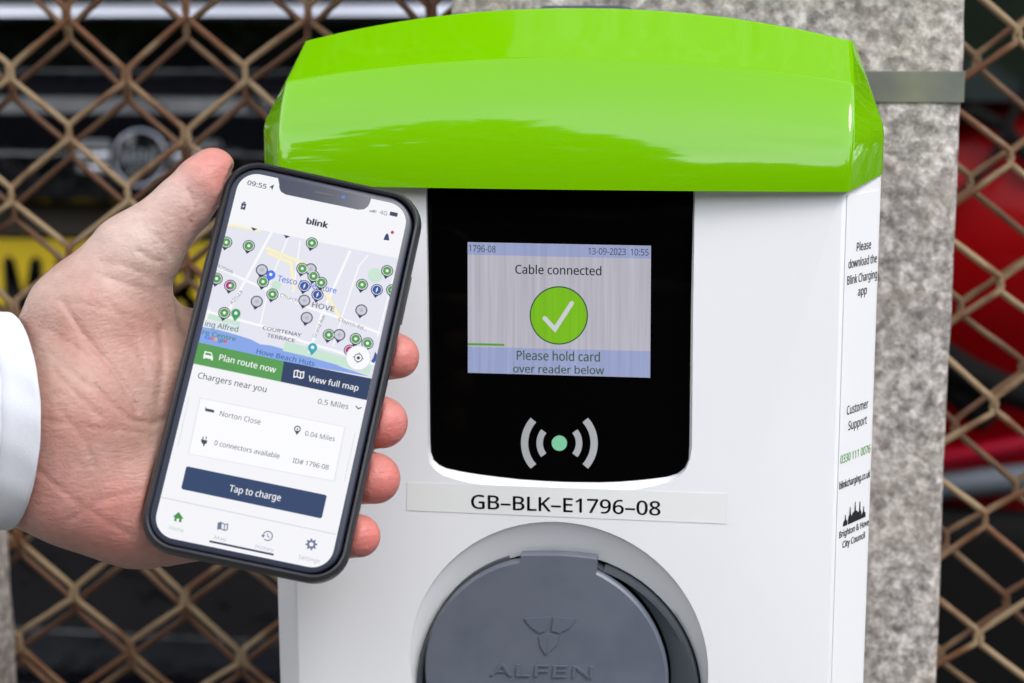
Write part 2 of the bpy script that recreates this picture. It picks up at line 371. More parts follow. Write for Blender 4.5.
# chrome strip
m = MB(); z0, z1 = zc(17), zc(3)
pr = [(YB+.070, z0-.001), (YB+.030, z0), (YB+.027, z0+.002), (YB+.031, (z0+z1)/2), (YB+.037, z1-.001), (YB+.074, z1)]
m.loft([[(bcx+x, y+.10*abs(x/.8)**3, z) for (y, z) in pr] for x in np.linspace(-.72, .72, 30)], True, True, True)
m.build('chrome_strip', M['chrome'], bc, 40)
m = MB(); m.loft([[(bcx+x, y+.10*abs(x/.8)**3, z) for (y, z) in ((YB+.070, zc(-8)), (YB+.064, zc(-8)), (YB+.105, zc(-58)), (YB+.12, zc(-58)))] for x in np.linspace(-.66, .66, 24)], True, True, True)
m.build('rear_window', M['carglass'], bc, 40)
# round winged badge
bd = child_empty('badge', bc); by = YB-.046; BX = atX(140, 158, by); bz = atZ(140, 158, by); e0 = Vector(bc.location)
def bmb(m, n, mm, s=40):
    o = m.build(n, mm, None, s); o.parent = bd
    for v in o.data.vertices: v.co = v.co+Vector((0, (v.co.z-bz)*.2, 0))-e0
    return o
m = MB(); m.tube([(BX+.032*math.cos(a), by, bz+.032*math.sin(a)) for a in np.linspace(0, 2*math.pi, 33)], .0020, 8, False); bmb(m, 'ring', M['badge_metal'])
m = MB(); m.tube([(BX, by+.006, bz), (BX, by-.001, bz)], .030, 28); bmb(m, 'disc', M['carblack'])
for sx in (-1, 1):
    for q, (a, b_) in enumerate(((.038, .098), (.038, .088), (.040, .076))):
        z = bz+.015-q*.015; m = MB()
        m.loft([[(BX+sx*a, by+y, z+dz) for (y, dz) in ((0, -.0058), (-.005, 0), (0, .0058), (.005, 0))], [(BX+sx*b_, by+y, z+dz*.7+.002) for (y, dz) in ((0, -.0058), (-.005, 0), (0, .0058), (.005, 0))]], True, True, True)
        bmb(m, 'wing_bar', M['chrome'])
v, f, tw, ch = glyphs('MINI', .02); k = .046/tw
m = MB(); m.add([(BX-.023+p[0]*k, by-.0035, bz-.006+p[1]*k*1.1) for p in v], f); bmb(m, 'badge_letters', M['badge_metal'], 0)
# number plate, characters, and its reflection painted above
pz0, pz1 = zc(336), zc(242); m = MB(); m.box((bcx-.26, YB+.006, pz0), (bcx+.26, YB+.016, pz1)); pl = m.build('number_plate', M['plate'], bc, 0, .002)
for s_, xa in (('M', -.155), ('V', -.088), ('0', -.02), ('8', .045), ('K', .13), ('X', .19)):
    v, f, tw, ch = glyphs(s_, .03); k = .078/ch
    m = MB(); m.add([(bcx+xa-.025+p[0]*.05/tw-bc.location[0], YB+.0035-bc.location[1], pz0+.014+p[1]*k-bc.location[2]) for p in v], f)
    o = m.build('plate_character', M['ink'], None, 0); o.parent = pl
m = MB(); m.box((bcx-.30, YB+.012, zc(240)), (bcx+.30, YB+.032, zc(208))); m.build('plate_reflection_strip', mat('olive_brown_reflection', (.05, .043, .03), .5), bc, 0, .004)  # olive-brown strip: the plate's reflection in its recess put into colour
for sx in (-1, 1):
    m = MB(); lx = bcx+sx*.66
    m.loft([[(lx+p[0]*s_, YB+.045+.04*(1-s_)-.035, zc(170)+p[1]*s_) for p in rrect(.19, .26, .05, 5)] for s_ in (1, .92)], True, True, True)
    m.build('rear_lamp', M['lamp_red'], bc, 40)

# red car to the right
YR = 1.62
rcx = atX(985, 250, YR)+.55
zr = lambda py: atZ(985, py, YR)
prof = [(YR+.03, zr(690)), (YR, zr(560)), (YR-.03, zr(505)), (YR-.02, zr(470)), (YR+.03, zr(462)), (YR+.03, zr(440)), (YR+.02, zr(392)), (YR-.02, zr(330)), (YR-.035, zr(250)), (YR-.01, zr(190)), (YR+.03, zr(140)), (YR+.05, zr(100)), (YR+.30, zr(-60)), (YR+.42, 1.42)]
rc = car('parked_car', 'red car with black trim seen through the right fence beside the post', rcx, YR, M['carred'], prof, roof=1.5)
def strip(name, mm, pts, r, par=rc):
    m = MB(); m.tube([at(px, py, YR+dy) for px, py, dy in pts], r, 8); return m.build(name, mm, par, 50)
m = MB(); m.loft([[(x, YR+.02+dy, z) for (dy, z) in ((.02, zr(104)), (.005, zr(102)), (.215, zr(-45)), (.25, zr(-45)))] for x in (rcx-.74, rcx-.3, rcx+.3, rcx+.74)], True, True, True)
m.build('rear_window', M['carglass'], rc, 40)
strip('trim', M['tyre'], [(925, 345, -.02), (965, 372, -.03), (1000, 388, -.03), (1060, 405, -.03), (1200, 440, -.02)], .021)
strip('trim', M['tyre'], [(930, 352, .0), (960, 392, -.01), (990, 420, -.01)], .022)
strip('trim', M['tyre'], [(1040, 60, .03), (1015, 110, .0), (990, 165, -.02), (950, 205, -.02), (925, 215, -.02)], .006)
strip('trim', M['tyre'], [(935, 122, .04), (975, 112, .03), (1005, 128, .02), (1040, 175, .0)], .010)
strip('rear_lamp', M['lamp_red'], [(925, 462, -.02), (970, 455, -.035), (1010, 447, -.035), (1100, 430, -.03)], .013)
strip('bumper', M['bumper'], [(925, 488, -.02), (980, 482, -.035), (1100, 470, -.035)], .018)
m = MB(); m.box((rcx-.80, YR-.055, .24), (rcx+.80, YR+.3, zr(506))); m.build('lower_bumper', M['tyre'], rc, 30, .03)
v, f, tw, ch = glyphs('MINI', .01)

# far-off trees across the road behind the viewer, seen only mirrored in the gloss
m = MB()
cl = []
for k in range(46):
    a = R_(-100+200*k/45+random.uniform(-2, 2)); d = random.uniform(11, 14); hgt = random.uniform(4.6, 6.2) if k % 7 else random.uniform(6.5, 8)
    cl.append((d*math.sin(a), -d*math.cos(a), hgt))
for k in range(26):                                    # and behind the parked cars
    cl.append((-11+22*k/25+random.uniform(-.3, .3), random.uniform(7.2, 8.6), random.uniform(6.5, 8.5)))
cl += [(-2.9, -9.6, 10.5), (-1.9, -10.2, 8.6)]
for (cx_, cy_, h_) in cl:
    m.tube([(cx_, cy_, 0), (cx_, cy_, h_*.6)], [.16, .09], 6)
    for q in range(420 if h_ < 8.2 else 1100):
        d3 = np.array([random.gauss(0, 1) for _ in range(3)]); d3 /= np.linalg.norm(d3); rr = random.random()**.33
        c = np.array([cx_, cy_, h_*.55]) + d3*np.array([2.0, 2.0, h_*.45])*rr
        a = np.array([random.gauss(0, 1) for _ in range(3)]); a /= np.linalg.norm(a); b = np.cross(a, [random.gauss(0, 1) for _ in range(3)]); b /= np.linalg.norm(b)
        s_ = random.uniform(.26, .5); m.add([c-a*s_, c+b*s_*.6, c+a*s_, c-b*s_*.6], [(0, 1, 2, 3)])
o = m.build('far_off_trees', M['leaf'], smooth=0, recalc=False); o['kind'] = 'stuff'; o['label'] = 'green belt of trees round the parked cars and beyond the road'; o['category'] = 'trees'

def added_tree(x, y, label, crown, zc_, n, trunk_r=.14):  # added out of view to darken the car and what the cap mirrors
    t_ = thing('added_tree', label, 'added_tree', (x, y, 0))
    w = MB(); w.tube([(x, y, 0), (x+.05, y-.03, 1.4), (x-.04, y+.02, zc_-.4), (x, y, zc_+crown[2]*.5)], [trunk_r, trunk_r*.8, trunk_r*.6, .03], 9)
    for k in range(7):
        a = 2*math.pi*k/7+.3; e = (x+math.cos(a)*crown[0]*.7, y+math.sin(a)*crown[1]*.7, zc_+random.uniform(-.1, .5)*crown[2])
        w.tube([(x, y, zc_-.7+.1*k), ((x+e[0])/2, (y+e[1])/2, (zc_-.2+e[2])/2), e], [trunk_r*.4, trunk_r*.25, .015], 6)
    w.build('trunk', M['bark'], t_, 50)
    w = MB()
    for q in range(n):
        d3 = rng.normal(size=3); d3 /= np.linalg.norm(d3); c = np.array([x, y, zc_])+d3*np.array(crown)*rng.rand()**.4
        for j in range(4):
            p = c+rng.normal(size=3)*.09; a = rng.normal(size=3); a /= np.linalg.norm(a); b_ = np.cross(a, rng.normal(size=3)); b_ /= np.linalg.norm(b_)
            s_ = rng.uniform(.09, .17); w.add([p-a*s_, p+b_*s_*.55, p+a*s_, p-b_*s_*.55], [(0, 1, 2, 3)])
    w.build('crown', M['leaf'], t_, 0, recalc=False)
added_tree(-1.5, 3.3, 'leafy canopy added out of view on the left to darken the black hatchback and the cap reflection', (2.6, 2.7, .9), 3.75, 4600)
added_tree(2.3, 3.8, 'leafy canopy added out of view on the right, above the red car, to darken reflections', (1.9, 2.6, .9), 3.75, 3000)

# ================================================================== CHARGING POINT
XC = .0182; HW0, HW1, YO, YBK = .1088, .12427, .0243, .125
ZT = atZ(560, 191, 0); ZB = ZT-.30
cp = thing('charging_point', 'white electric car charging point with glossy green cap, black display panel and round socket lid', 'charger', (XC, YBK, ZB))
# ---- body: flanks, back, front face with two openings
opening_px = [(426, 180), (427.2, 300), (427.4, 440), (427.4, 452), (429.5, 463), (435, 470), (443, 475.5), (455, 479.5), (467, 482.5), (490, 486), (514, 488.6), (540, 490.3), (565, 491.2), (595, 491.6), (620, 491), (640, 488.8),
              (655, 486), (668, 482.6), (678, 477.6), (686, 469), (690.5, 458), (692, 446), (693.3, 300), (695, 180)]
panel_px = [(427, 180), (428.6, 300), (430, 440), (430.6, 452), (433.5, 460), (439, 465), (446, 468.2), (460, 471.2), (478.5, 474.3), (500, 477), (520, 479.2), (545, 481), (570, 482), (600, 482.3), (620, 481.6), (640, 480),
            (655, 478.4), (668, 476.6), (678, 473.5), (685, 468), (688.6, 460), (689.3, 446), (691, 300), (693.5, 180)]
YPN = .0050
open3 = [at(x, y, 0) for x, y in opening_px]; pan3 = [at(x, y, YPN) for x, y in panel_px]
ztop_in = ZT+.007
for L_ in (open3, pan3):
    for i in (0, len(L_)-1): L_[i][2] = ztop_in
cb = at(559, 667, 0); RB = 147.9/1780*np.linalg.norm(cb-CC)*1.0
NB = 72
bowl0 = [(XC+RB*math.cos(t), 0, cb[2]+RB*math.sin(t)) for t in [2*math.pi*k/NB for k in range(NB)]]
hc = at(560, 690, .0065); RH = 140/1780*np.linalg.norm(hc-CC); HX = XC-.0005
def ring(cx, cz, r, y): return [(cx+r*math.cos(t), y, cz+r*math.sin(t)) for t in [2*math.pi*k/NB for k in range(NB)]]
v2, f2 = fill_faces([(XC-HW0, ZB), (XC+HW0, ZB), (XC+HW0, ZT), (XC+.070, ZT)] + [] + [(XC-.070, ZT), (XC-HW0, ZT)], []) if False else (None, None)
o2 = [(p[0], p[2]) for p in open3]
ZTB = ZT+.007
o2[0] = (o2[0][0], ZTB); o2[-1] = (o2[-1][0], ZTB)
outer = [(XC-HW0, ZTB), (XC-HW0, ZB), (XC+HW0, ZB), (XC+HW0, ZTB)] + o2[::-1]
v2, f2 = fill_faces(outer, [[(p[0], p[2]) for p in bowl0]])
m = MB(); m.add([(a, 0, b) for a, b in v2], f2)
zz = [ZT, ZB]
HWB = HW1-.0009
side = [(XC+HW0, 0), (XC+HWB, YO), (XC+HWB, YBK), (XC-HWB, YBK), (XC-HWB, YO), (XC-HW0, 0)]
m.loft([[(a, b, ZTB) for a, b in side], [(a, b, ZB) for a, b in side]], False)
m.add([(a, b, ZB) for a, b in side], [tuple(range(6))])
m.add([(a, b, ZTB) for a, b in side], [tuple(range(6))])
me_b = m
# one welded shell, slightly rounded arrises
body = m.build('body', M['white'], cp, smooth=30)
bm = bmesh.new(); bm.from_mesh(body.data); bmesh.ops.remove_doubles(bm, verts=bm.verts, dist=1e-5)
ed = [e for e in bm.edges if abs(e.verts[0].co.z-e.verts[1].co.z) > .2]
bmesh.ops.bevel(bm, geom=ed, offset=.0014, segments=3, affect='EDGES', profile=.5); bm.to_mesh(body.data); bm.free()
body.data.polygons.foreach_set('use_smooth', [True]*len(body.data.polygons)); body.data.set_sharp_from_angle(angle=R_(25))
# ---- lip of the display opening (rounded ledge) and its sides
def mix(a, b, t): return [tuple(np.array(p)*(1-t)+np.array(q)*t) for p, q in zip(a, b)]
lp = []
for t_, dy in ((0, 0), (.06, .0006), (.22, .0019), (.5, .0034), (.8, .0044), (1, .0056)):
    l = mix(open3, pan3, t_); lp.append([(p[0], dy, p[2]) for p in l])
m = MB(); m.loft(lp, False); m.build('display_surround', M['recess'], cp, 60)
# ---- black panel
m = MB(); pp = [(p[0], p[2]) for p in pan3]; cx0 = sum(p[0] for p in pp)/len(pp); cz0 = sum(p[1] for p in pp)/len(pp)
l0 = [(cx0+(a-cx0)*1.01, YPN+.002, cz0+(b-cz0)*1.01) for a, b in pp]; l1 = [(a, YPN+.0006, b) for a, b in pp]; l2 = [(cx0+(a-cx0)*.994, YPN, cz0+(b-cz0)*.994) for a, b in pp]
m.loft([l0, l1, l2], True, True, True); pn = m.build('display_panel', M['blackglass'], cp, 50)
CL = Vector(cp.location)
def on_panel(m, name, mm, dy, par, smooth=0):
    o = m.build(name, mm, None, smooth, recalc=False); o.parent = par
    me = o.data
    for v in me.vertices: v.co = Vector((v.co.x, v.co.y, v.co.z))-CL
    return o
def P3(px, py, d=0.0): 
    p = at(px, py, YPN); return (p[0], YPN-d, p[2])
def poly3(name, pts, mm, d, par):
    m = MB(); m.add([P3(x, y, d) for x, y in pts], [tuple(range(len(pts)))[::-1]]); o = m.build(name, mm, None, 0, recalc=False); o.parent = par
    for v in o.data.vertices: v.co = v.co-CL
    return o
def text_plane(s, pl_, pr_, cap_px, fn, mm, d, par, name='lettering', bold=0, off=None, scale_mm=True):
    """text whose baseline runs from picture point pl_ to pr_ on a plane; fn maps a picture point to the plane"""
    v, f, tw, ch = glyphs(s, bold); a = np.array(fn(*pl_)); b = np.array(fn(*pr_))
    ex = (b-a); Lx = np.linalg.norm(ex); ex /= Lx
    c = np.array(fn(pl_[0], pl_[1]-cap_px)); hy = np.linalg.norm(c-a)
    return v, f, tw, ch, a, ex, Lx, hy
def panel_text(s, l, r, cap, mm, d, par, bold=0, name='lettering', sign=None):
    v, f, tw, ch, a, ex, Lx, hy = text_plane(s, l, r, cap, lambda x, y: P3(x, y, d), mm, d, par, bold=bold)
    ez = np.array([-ex[2], 0, ex[0]])
    m = MB(); m.add([a+ex*p[0]/tw*Lx+ez*p[1]/ch*hy for p in v], f); o = m.build(name, mm, None, 0, recalc=False); o.parent = par
    for q in o.data.vertices: q.co = q.co-CL
    return o
S3 = lambda x, y: (410+x*.3513, 180+y*.3513)
scr = poly3('display_screen', [(467.7, 242.1), (651, 245.7), (650.2, 377.6), (468, 372.6)], emit((186, 184, 196), .95, .16), .0002, pn)
# header and footer bands, progress line
band = emit((155, 165, 205), .95, .14); inkm = emit((38, 48, 52), .8); olive = emit((72, 98, 72), .8)
# sub-parts of the panel sit beside the screen sheet, each a hair proud
poly3('screen_band', [(467.9, 242.4), (650.8, 246), (650.6, 258.6), (467.9, 254.6)], band, .00028, pn)
poly3('screen_band', [(468, 346.6), (650.4, 351), (650.2, 377.4), (468, 372.4)], band, .00028, pn)
poly3('progress_line', [(468, 342.9), (504.5, 343.6), (504.5, 345.8), (468, 345.1)], emit((90, 160, 60), .9), .00034, pn)
panel_text('1796-08', S3(168, 203), S3(244, 206), 6.6, inkm, .00034, pn)
panel_text('13-09-2023  10:55', S3(508, 211), S3(679, 215), 6.4, inkm, .00034, pn)
panel_text('Cable connected', S3(300, 266), S3(545, 271), 8.6, inkm, .00034, pn, .008)
panel_text('Please hold card', S3(304, 511), S3(541, 516.5), 9, olive, .00036, pn, .008)
panel_text('over reader below', S3(294, 547), S3(553, 552.5), 7.6, olive, .00036, pn, .008)
cx_, cy_ = S3(424, 385)
poly3('tick_circle_rim', circle(48, 29.2, (cx_, cy_)), emit((45, 80, 60), .8), .00036, pn)
poly3('tick_circle', circle(48, 28.0, (cx_, cy_)), emit((122, 190, 22), .95, .12), .00042, pn)
def stroke(pts, w, n=5):
    """thick round-ended line as one outline in picture pixels"""
    pts = [np.array(p, float) for p in pts]; L_ = []; Rr = []
    for i, p in enumerate(pts):
        d0 = pts[i]-pts[i-1] if i else pts[1]-pts[0]; d1 = pts[i+1]-pts[i] if i < len(pts)-1 else d0
        d0 = d0/np.linalg.norm(d0); d1 = d1/np.linalg.norm(d1); t = d0+d1; t /= np.linalg.norm(t); nrm = np.array([-t[1], t[0]])/max(.5, (t@d0))
        L_.append(p+nrm*w/2); Rr.append(p-nrm*w/2)
    return [tuple(p) for p in L_+Rr[::-1]]
def poly_strip(name, pts, w, mm, d, par, fn=P3, off=None):
    s_ = stroke(pts, w); n = len(pts); m = MB()
    vv = [fn(x, y, d) for x, y in s_]; m.add(vv, [(i, i+1, 2*n-2-i, 2*n-1-i) for i in range(n-1)]); return m
def panel_stroke(name, pts, w, mm, d, par):
    m = poly_strip(name, pts, w, mm, d, par); 
    for c in (pts[0], pts[-1]):
        m.add([P3(x, y, d) for x, y in circle(12, w/2, c)], [tuple(range(12))])
    o = m.build(name, mm, None, 0, recalc=False); o.parent = par
    for v in o.data.vertices: v.co = v.co-CL
    return o
panel_stroke('tick', [S3(384, 393), S3(413, 424), S3(461, 350)], 4.4, emit((205, 208, 215), .95), .0005, pn)
# contactless reader mark
cx_, cy_ = 400+385*.4141, 400+104*.4141
poly3('reader_dot', circle(32, 7.7, (cx_, cy_)), M['greendot'], .0002, pn)
for sx, c in ((-1, 180), (1, 0)):
    for r, w, sp in ((19.5, 6.5, 38), (34.6, 7.2, 42)):
        pts = [(cx_+sx*.2+r*math.cos(R_(c+a)), cy_+r*math.sin(R_(c+a))) for a in np.linspace(-sp, sp, 18)]
        m = poly_strip('', pts, w, None, .0002, pn); o = m.build('reader_wave', M['symbol'], None, 0, recalc=False); o.parent = pn
        for v in o.data.vertices: v.co = v.co-CL

# ---- green cap
ZC0 = ZT+.0013
ztm = atZ(545, 8.5, .05); 
def ztop(u): return ztm - (ztm-atZ(847, 41, .05))*abs(u)**2.1
nv, nu = 26, 40
def capy(v): # front surface leaning back as it rises; crease at v=.70
    if v < .72: t = v/.72; return -.0035+.0015*t+.0165*t**2.2
    t = (v-.72)/.28; return .0145+.031*t**.92
def capw(v): return HW0+.0012+.0012*v+ .0006*math.sin(v*3)
def front(u, v):
    z = ZC0+(ztop(u)-ZC0)*(v if v < .72 else .72+(v-.72)*1.0)
    bul = .0045*(1-u*u)*(1-v)
    return (XC+u*capw(v), capy(v)-bul, z)
vsamp = [0, .02, .08, .16, .24, .32, .40, .48, .56, .62, .67, .70, .715, .73, .76, .82, .88, .94, .975, 1]
zk = atZ(883, 128, YO); ET = front(1, 1)[2]
def outer_pt(s_, v):
    e = front(s_, v); z = e[2]+.0046*(1-min(1, v*1.6))
    if z <= zk: return (XC+s_*(HW1-.0004), YO-.0006, z)
    t = (z-zk)/(ET-zk); return (XC+s_*((HW1-.0004)*(1-t)+(capw(1)+.0012)*t), (YO-.0006)*(1-t)+(capy(1)+.006)*t, z)
def rounded(pts, corners, rad):
    out_ = []
    for i, p in enumerate(pts):
        if i in corners:
            p = np.array(p); a = np.array(pts[i-1]); b = np.array(pts[i+1]); da, db = np.linalg.norm(a-p), np.linalg.norm(b-p)
            A = p+(a-p)*min(rad/da, .45); B_ = p+(b-p)*min(rad/db, .45)
            out_ += [tuple(A*(1-t)**2+2*p*t*(1-t)+B_*t*t) for t in (0, .25, .5, .75, 1)]
        else: out_.append(tuple(p))
    return out_
rows = []
for v in vsamp:
    L0 = [(outer_pt(-1, v)[0], YBK+.003, outer_pt(-1, v)[2]), outer_pt(-1, v)]
    R0_ = [outer_pt(1, v), (outer_pt(1, v)[0], YBK+.003, outer_pt(1, v)[2])]
    mid = [front(-1+2*i/nu, v) for i in range(nu+1)]
    pts = L0+mid+R0_; rows.append(rounded(pts, (1, 2, len(pts)-3, len(pts)-2), .0017))
m = MB(); m.loft(rows, False)
m.loft([rows[0], [(XC+(p[0]-XC)*.97, p[1]+.006 if p[1] < .06 else p[1]-.004, p[2]) for p in rows[0]]], False)
top = rows[-1]; lid_rows = [top]
for k in (.02, .06, .25, .5, .75, 1):
    lid_rows.append([(XC+(p[0]-XC)*(1-.006*min(1, k*12)), p[1]+(YBK+.003-p[1])*k, p[2]+.0004*min(1, k*8)-.004*k*k) for p in top])
m.loft(lid_rows, False)
cap = m.build('cap', M['green'], cp, 32)
# ---- wall bracket showing above the cap
bx0, bx1 = atX(533, 8, .132), atX(648, 8, .132); bz1 = atZ(590, 5.5, .132)
m = MB(); m.loft([[(x, y, z) for x, z in ((bx0-.01, bz1-.2), (bx0-.003, bz1-.003), (bx0+.006, bz1), (bx1-.012, bz1), (bx1, bz1-.004), (bx1+.005, bz1-.2))] for y in (YBK+.004, YP-.001)], True, True, True)
m.build('mounting_bracket', mat('dark_blue_grey_bracket', (.05, .06, .09), .5), cp, 0, .0008)

# ---- socket: bowl, housing, lid
m = MB(); lp = []
for t_ in (0, .03, .1, .3, .55, .8, 1):
    cz = cb[2]*(1-t_)+hc[2]*t_; r = RB*(1-t_)+RH*t_; y = (.0 if t_ == 0 else .0004+.0066*t_**.75)
    lp.append(ring(XC*(1-t_)+HX*t_, cz, r, y))
lp.append(ring(HX, hc[2], RH-.0002, .013))
m.loft(lp, True); m.build('socket_recess', M['recess'], cp, 60)
sk = child_empty('socket_housing', cp)
def csub(m, n, mm, s=40, bev=None, par=None):
    o = m.build(n, mm, None, s, bev); o.parent = par or sk
    for v in o.data.vertices: v.co = v.co-CL
    return o
m = MB(); m.loft([ring(HX, hc[2], RH+.001, .0132), ring(HX, hc[2], RH*.6, .0134)], True, False, True); csub(m, 'housing_back', M['void'])
# collar: broken by the hinge tab at the top
la = at(545, 677, -.001); LR = 121.0/1780*np.linalg.norm(la-CC); LX = la[0]; LZ = la[2]
a_l, a_r = 107.5, 70.5
angs = [R_(a) for a in np.linspace(a_l, 360+a_r, 84)]
def arc(cx, cz, r, y): return [(cx+r*math.cos(t), y, cz+r*math.sin(t)) for t in angs]
m = MB(); m.loft([arc(HX, hc[2], RH-.0006, .0128), arc(HX, hc[2], RH-.0008, .0040), arc(HX, hc[2], RH-.0014, .0026), arc(HX, hc[2], RH-.0026, .0022),
                  arc(LX*.75+HX*.25, LZ*.75+hc[2]*.25, LR+.0022, .0034), arc(LX, LZ, LR+.0008, .0042), arc(LX, LZ, LR+.0008, .0125)], False)
csub(m, 'collar', M['darkplastic2'], 35)
# lid with hinge tab
lid = child_empty('socket_lid', cp)
tabL, tabR = at(521.5, 553.5, .0), at(597, 556, .0)
tl2, tr2 = at(520.5, 570, -.001), at(596.5, 573, -.001)
def lidloop(r, y, grow=0):
    a0 = math.atan2(tr2[2]-LZ, tr2[0]-LX); a1 = math.atan2(tl2[2]-LZ, tl2[0]-LX)
    pts = [(LX+r*math.cos(t), y, LZ+r*math.sin(t)) for t in np.linspace(a1, a0+2*math.pi, 80)]
    topz = (tabL[2]+tabR[2])/2-.0004+grow; x0, x1 = tl2[0]-grow*.3, tr2[0]+grow*.3
    n = 9; 
    pts += [(x1, y, LZ+r*math.sin(a0)+.001)]
    pts += [(x1+(x0-x1)*k/n, y, topz+.0008*math.sin(math.pi*k/n)) for k in range(n+1)]
    pts += [(x0, y, LZ+r*math.sin(a1)+.001)]
    return pts
m = MB(); m.loft([lidloop(LR-.0006, .0045), lidloop(LR, .0012), lidloop(LR-.0003, -.0002), lidloop(LR-.0012, -.0010, -.0006)], True, True, False)
lf = lidloop(LR-.0012, -.0010, -.0006)
v2, f2 = fill_faces([(p[0], p[2]) for p in lf], []); m.add([(a, -.0010, b) for a, b in v2], f2)
csub(m, 'lid', M['darkplastic'], 35, None, lid)
# embossed shield mark and maker's name
YL = -.0010
def LP(px, py, d=0.0):
    p = at(px, py, YL); return (p[0], YL-d, p[2])
R4 = lambda x, y: (400+x*.4141, 400+y*.4141)
M['emboss'] = mat('slate_grey_plastic_raised', (.115, .13, .165), .33)
def raised(m2d, h, name, mm=None):
    """solid letter or mark standing h proud of the lid, from flat verts/faces on the lid plane"""
    v, f = m2d; bm = bmesh.new(); vv = [bm.verts.new(p) for p in v]
    for q in f:
        try: bm.faces.new([vv[i] for i in q])
        except ValueError: pass
    bmesh.ops.remove_doubles(bm, verts=bm.verts, dist=1e-6)
    r = bmesh.ops.extrude_face_region(bm, geom=bm.faces[:]); nv_ = [e for e in r['geom'] if isinstance(e, bmesh.types.BMVert)]
    bmesh.ops.translate(bm, verts=nv_, vec=(0, -h, 0)); bmesh.ops.recalc_face_normals(bm, faces=bm.faces)
    me = bpy.data.meshes.new(name)
    for q in bm.verts: q.co = q.co-CL
    bm.to_mesh(me); bm.free(); me.materials.append(mm or M['emboss']); o = link(name, me, lid); return o
def letters_on(s, l, r, cap, fn, bold=0, shear=0):
    v, f, tw, ch = glyphs(s, bold); a = np.array(fn(*l)); b = np.array(fn(*r)); ex = b-a; Lx = np.linalg.norm(ex); ex /= Lx
    hy = np.linalg.norm(np.array(fn(l[0], l[1]-cap))-a); ez = np.array([-ex[2], 0, ex[0]])
    return [a+ex*(p[0]/tw*Lx+shear*p[1]/ch*hy)+ez*p[1]/ch*hy for p in v], f
raised(letters_on('ALFEN', R4(218, 664), R4(464, 671), 11.6, LP, 0, .12), .0007, 'lid_lettering')
sh = [[(300, 527), (365, 523), (352, 556), (337, 562), (316, 548)], [(371, 523), (426, 528), (412, 548), (385, 562), (366, 556)], [(336, 570), (352, 563), (361, 563), (352, 615), (338, 590)], [(384, 569), (366, 563), (361, 563), (353, 615), (380, 590)]]
for q in sh: raised(([LP(*R4(*p)) for p in q], [tuple(range(len(q)))]), .0006, 'shield_mark')

# ---- printed code strip under the display
def FP(px, py, d=0.0):
    p = at(px, py, 0); return (p[0], -d, p[2])
m = MB()
q = [(407, 482.2), (727.5, 493.6), (726.8, 523.8), (407, 510.2)]
a = [FP(x, y, .0001) for x, y in q]; b_ = [FP(x, y, .0002) for x, y in q]
m.loft([a, b_], True, False, True); tp = m.build('code_strip', M['tape'], cp, 0)
v, f = letters_on('GB–BLK–E1796–08', (471.3, 508.2), (660.5, 515.2), 13.6, lambda x, y: FP(x, y, .00028), .009)
m = MB(); m.add(v, f); csub(m, 'lettering', M['ink'], 0, None, tp)

# ---- label on the right flank
fa = np.array([XC+HW0, 0, 0]); fb = np.array([XC+HWB, YO, 0]); fd = (fb-fa); FL = np.linalg.norm(fd); fd /= FL; fn_ = np.array([fd[1], -fd[0], 0])
def FLK(px, py, d=0.0):
    dd = ray(px, py); t = ((fa-CC)@fn_)/(dd@fn_); p = CC+dd*t; return tuple(p+fn_*d)
def flank_poly(pts, d): return [FLK(x, y, d) for x, y in pts]
z1_, z0_ = ZT-.0005, ZB+.012
q = [fa+fd*.0012+[0, 0, z0_], fa+fd*(FL-.0018)+[0, 0, z0_], fa+fd*(FL-.0018)+[0, 0, z1_], fa+fd*.0012+[0, 0, z1_]]
m = MB(); m.loft([[p+fn_*.0001 for p in q], [p+fn_*.0004 for p in q]], True, False, True); fl = m.build('side_label', M['sticker'], cp, 0)
def flank_text(s, c, wpx, cap, mm=M['ink'], bold=0, name='lettering'):
    v, f, tw, ch = glyphs(s, bold); o_ = np.array(FLK(c[0], c[1], .0005)); s0 = (o_-fa)@fd
    wd_ = wpx/37.0*FL; hy = cap/2.46*.001
    m = MB(); m.add([o_+fd*((p[0]/tw-.5)*wd_)+np.array([0, 0, 1])*(p[1]/ch-.5)*hy for p in v], f); return csub(m, name, mm, 0, None, fl)
flank_text('Please', (862.9, 245.5), 15, 8, bold=.012)
flank_text('download the', (861.8, 261), 29.5, 8, bold=.012)
flank_text('Blink Charging', (861.2, 277), 31, 8, bold=.012)
flank_text('app', (861.4, 290.5), 9.5, 8, bold=.012)
flank_text('Customer', (856.6, 406.8), 22.5, 8.5, bold=.012)
flank_text('Support', (856.6, 422.5), 19.5, 8.5, bold=.012)
flank_text('0330 111 0076', (854.6, 453.8), 31.5, 8, M['greenink'], .012)
flank_text('blinkcharging.co.uk', (853.9, 479.5), 32.5, 7, bold=.02)
flank_text('Brighton & Hove', (853.2, 528.2), 31.5, 6.4, bold=.02)
flank_text('City Council', (852.8, 539.5), 24, 6.4, bold=.02)
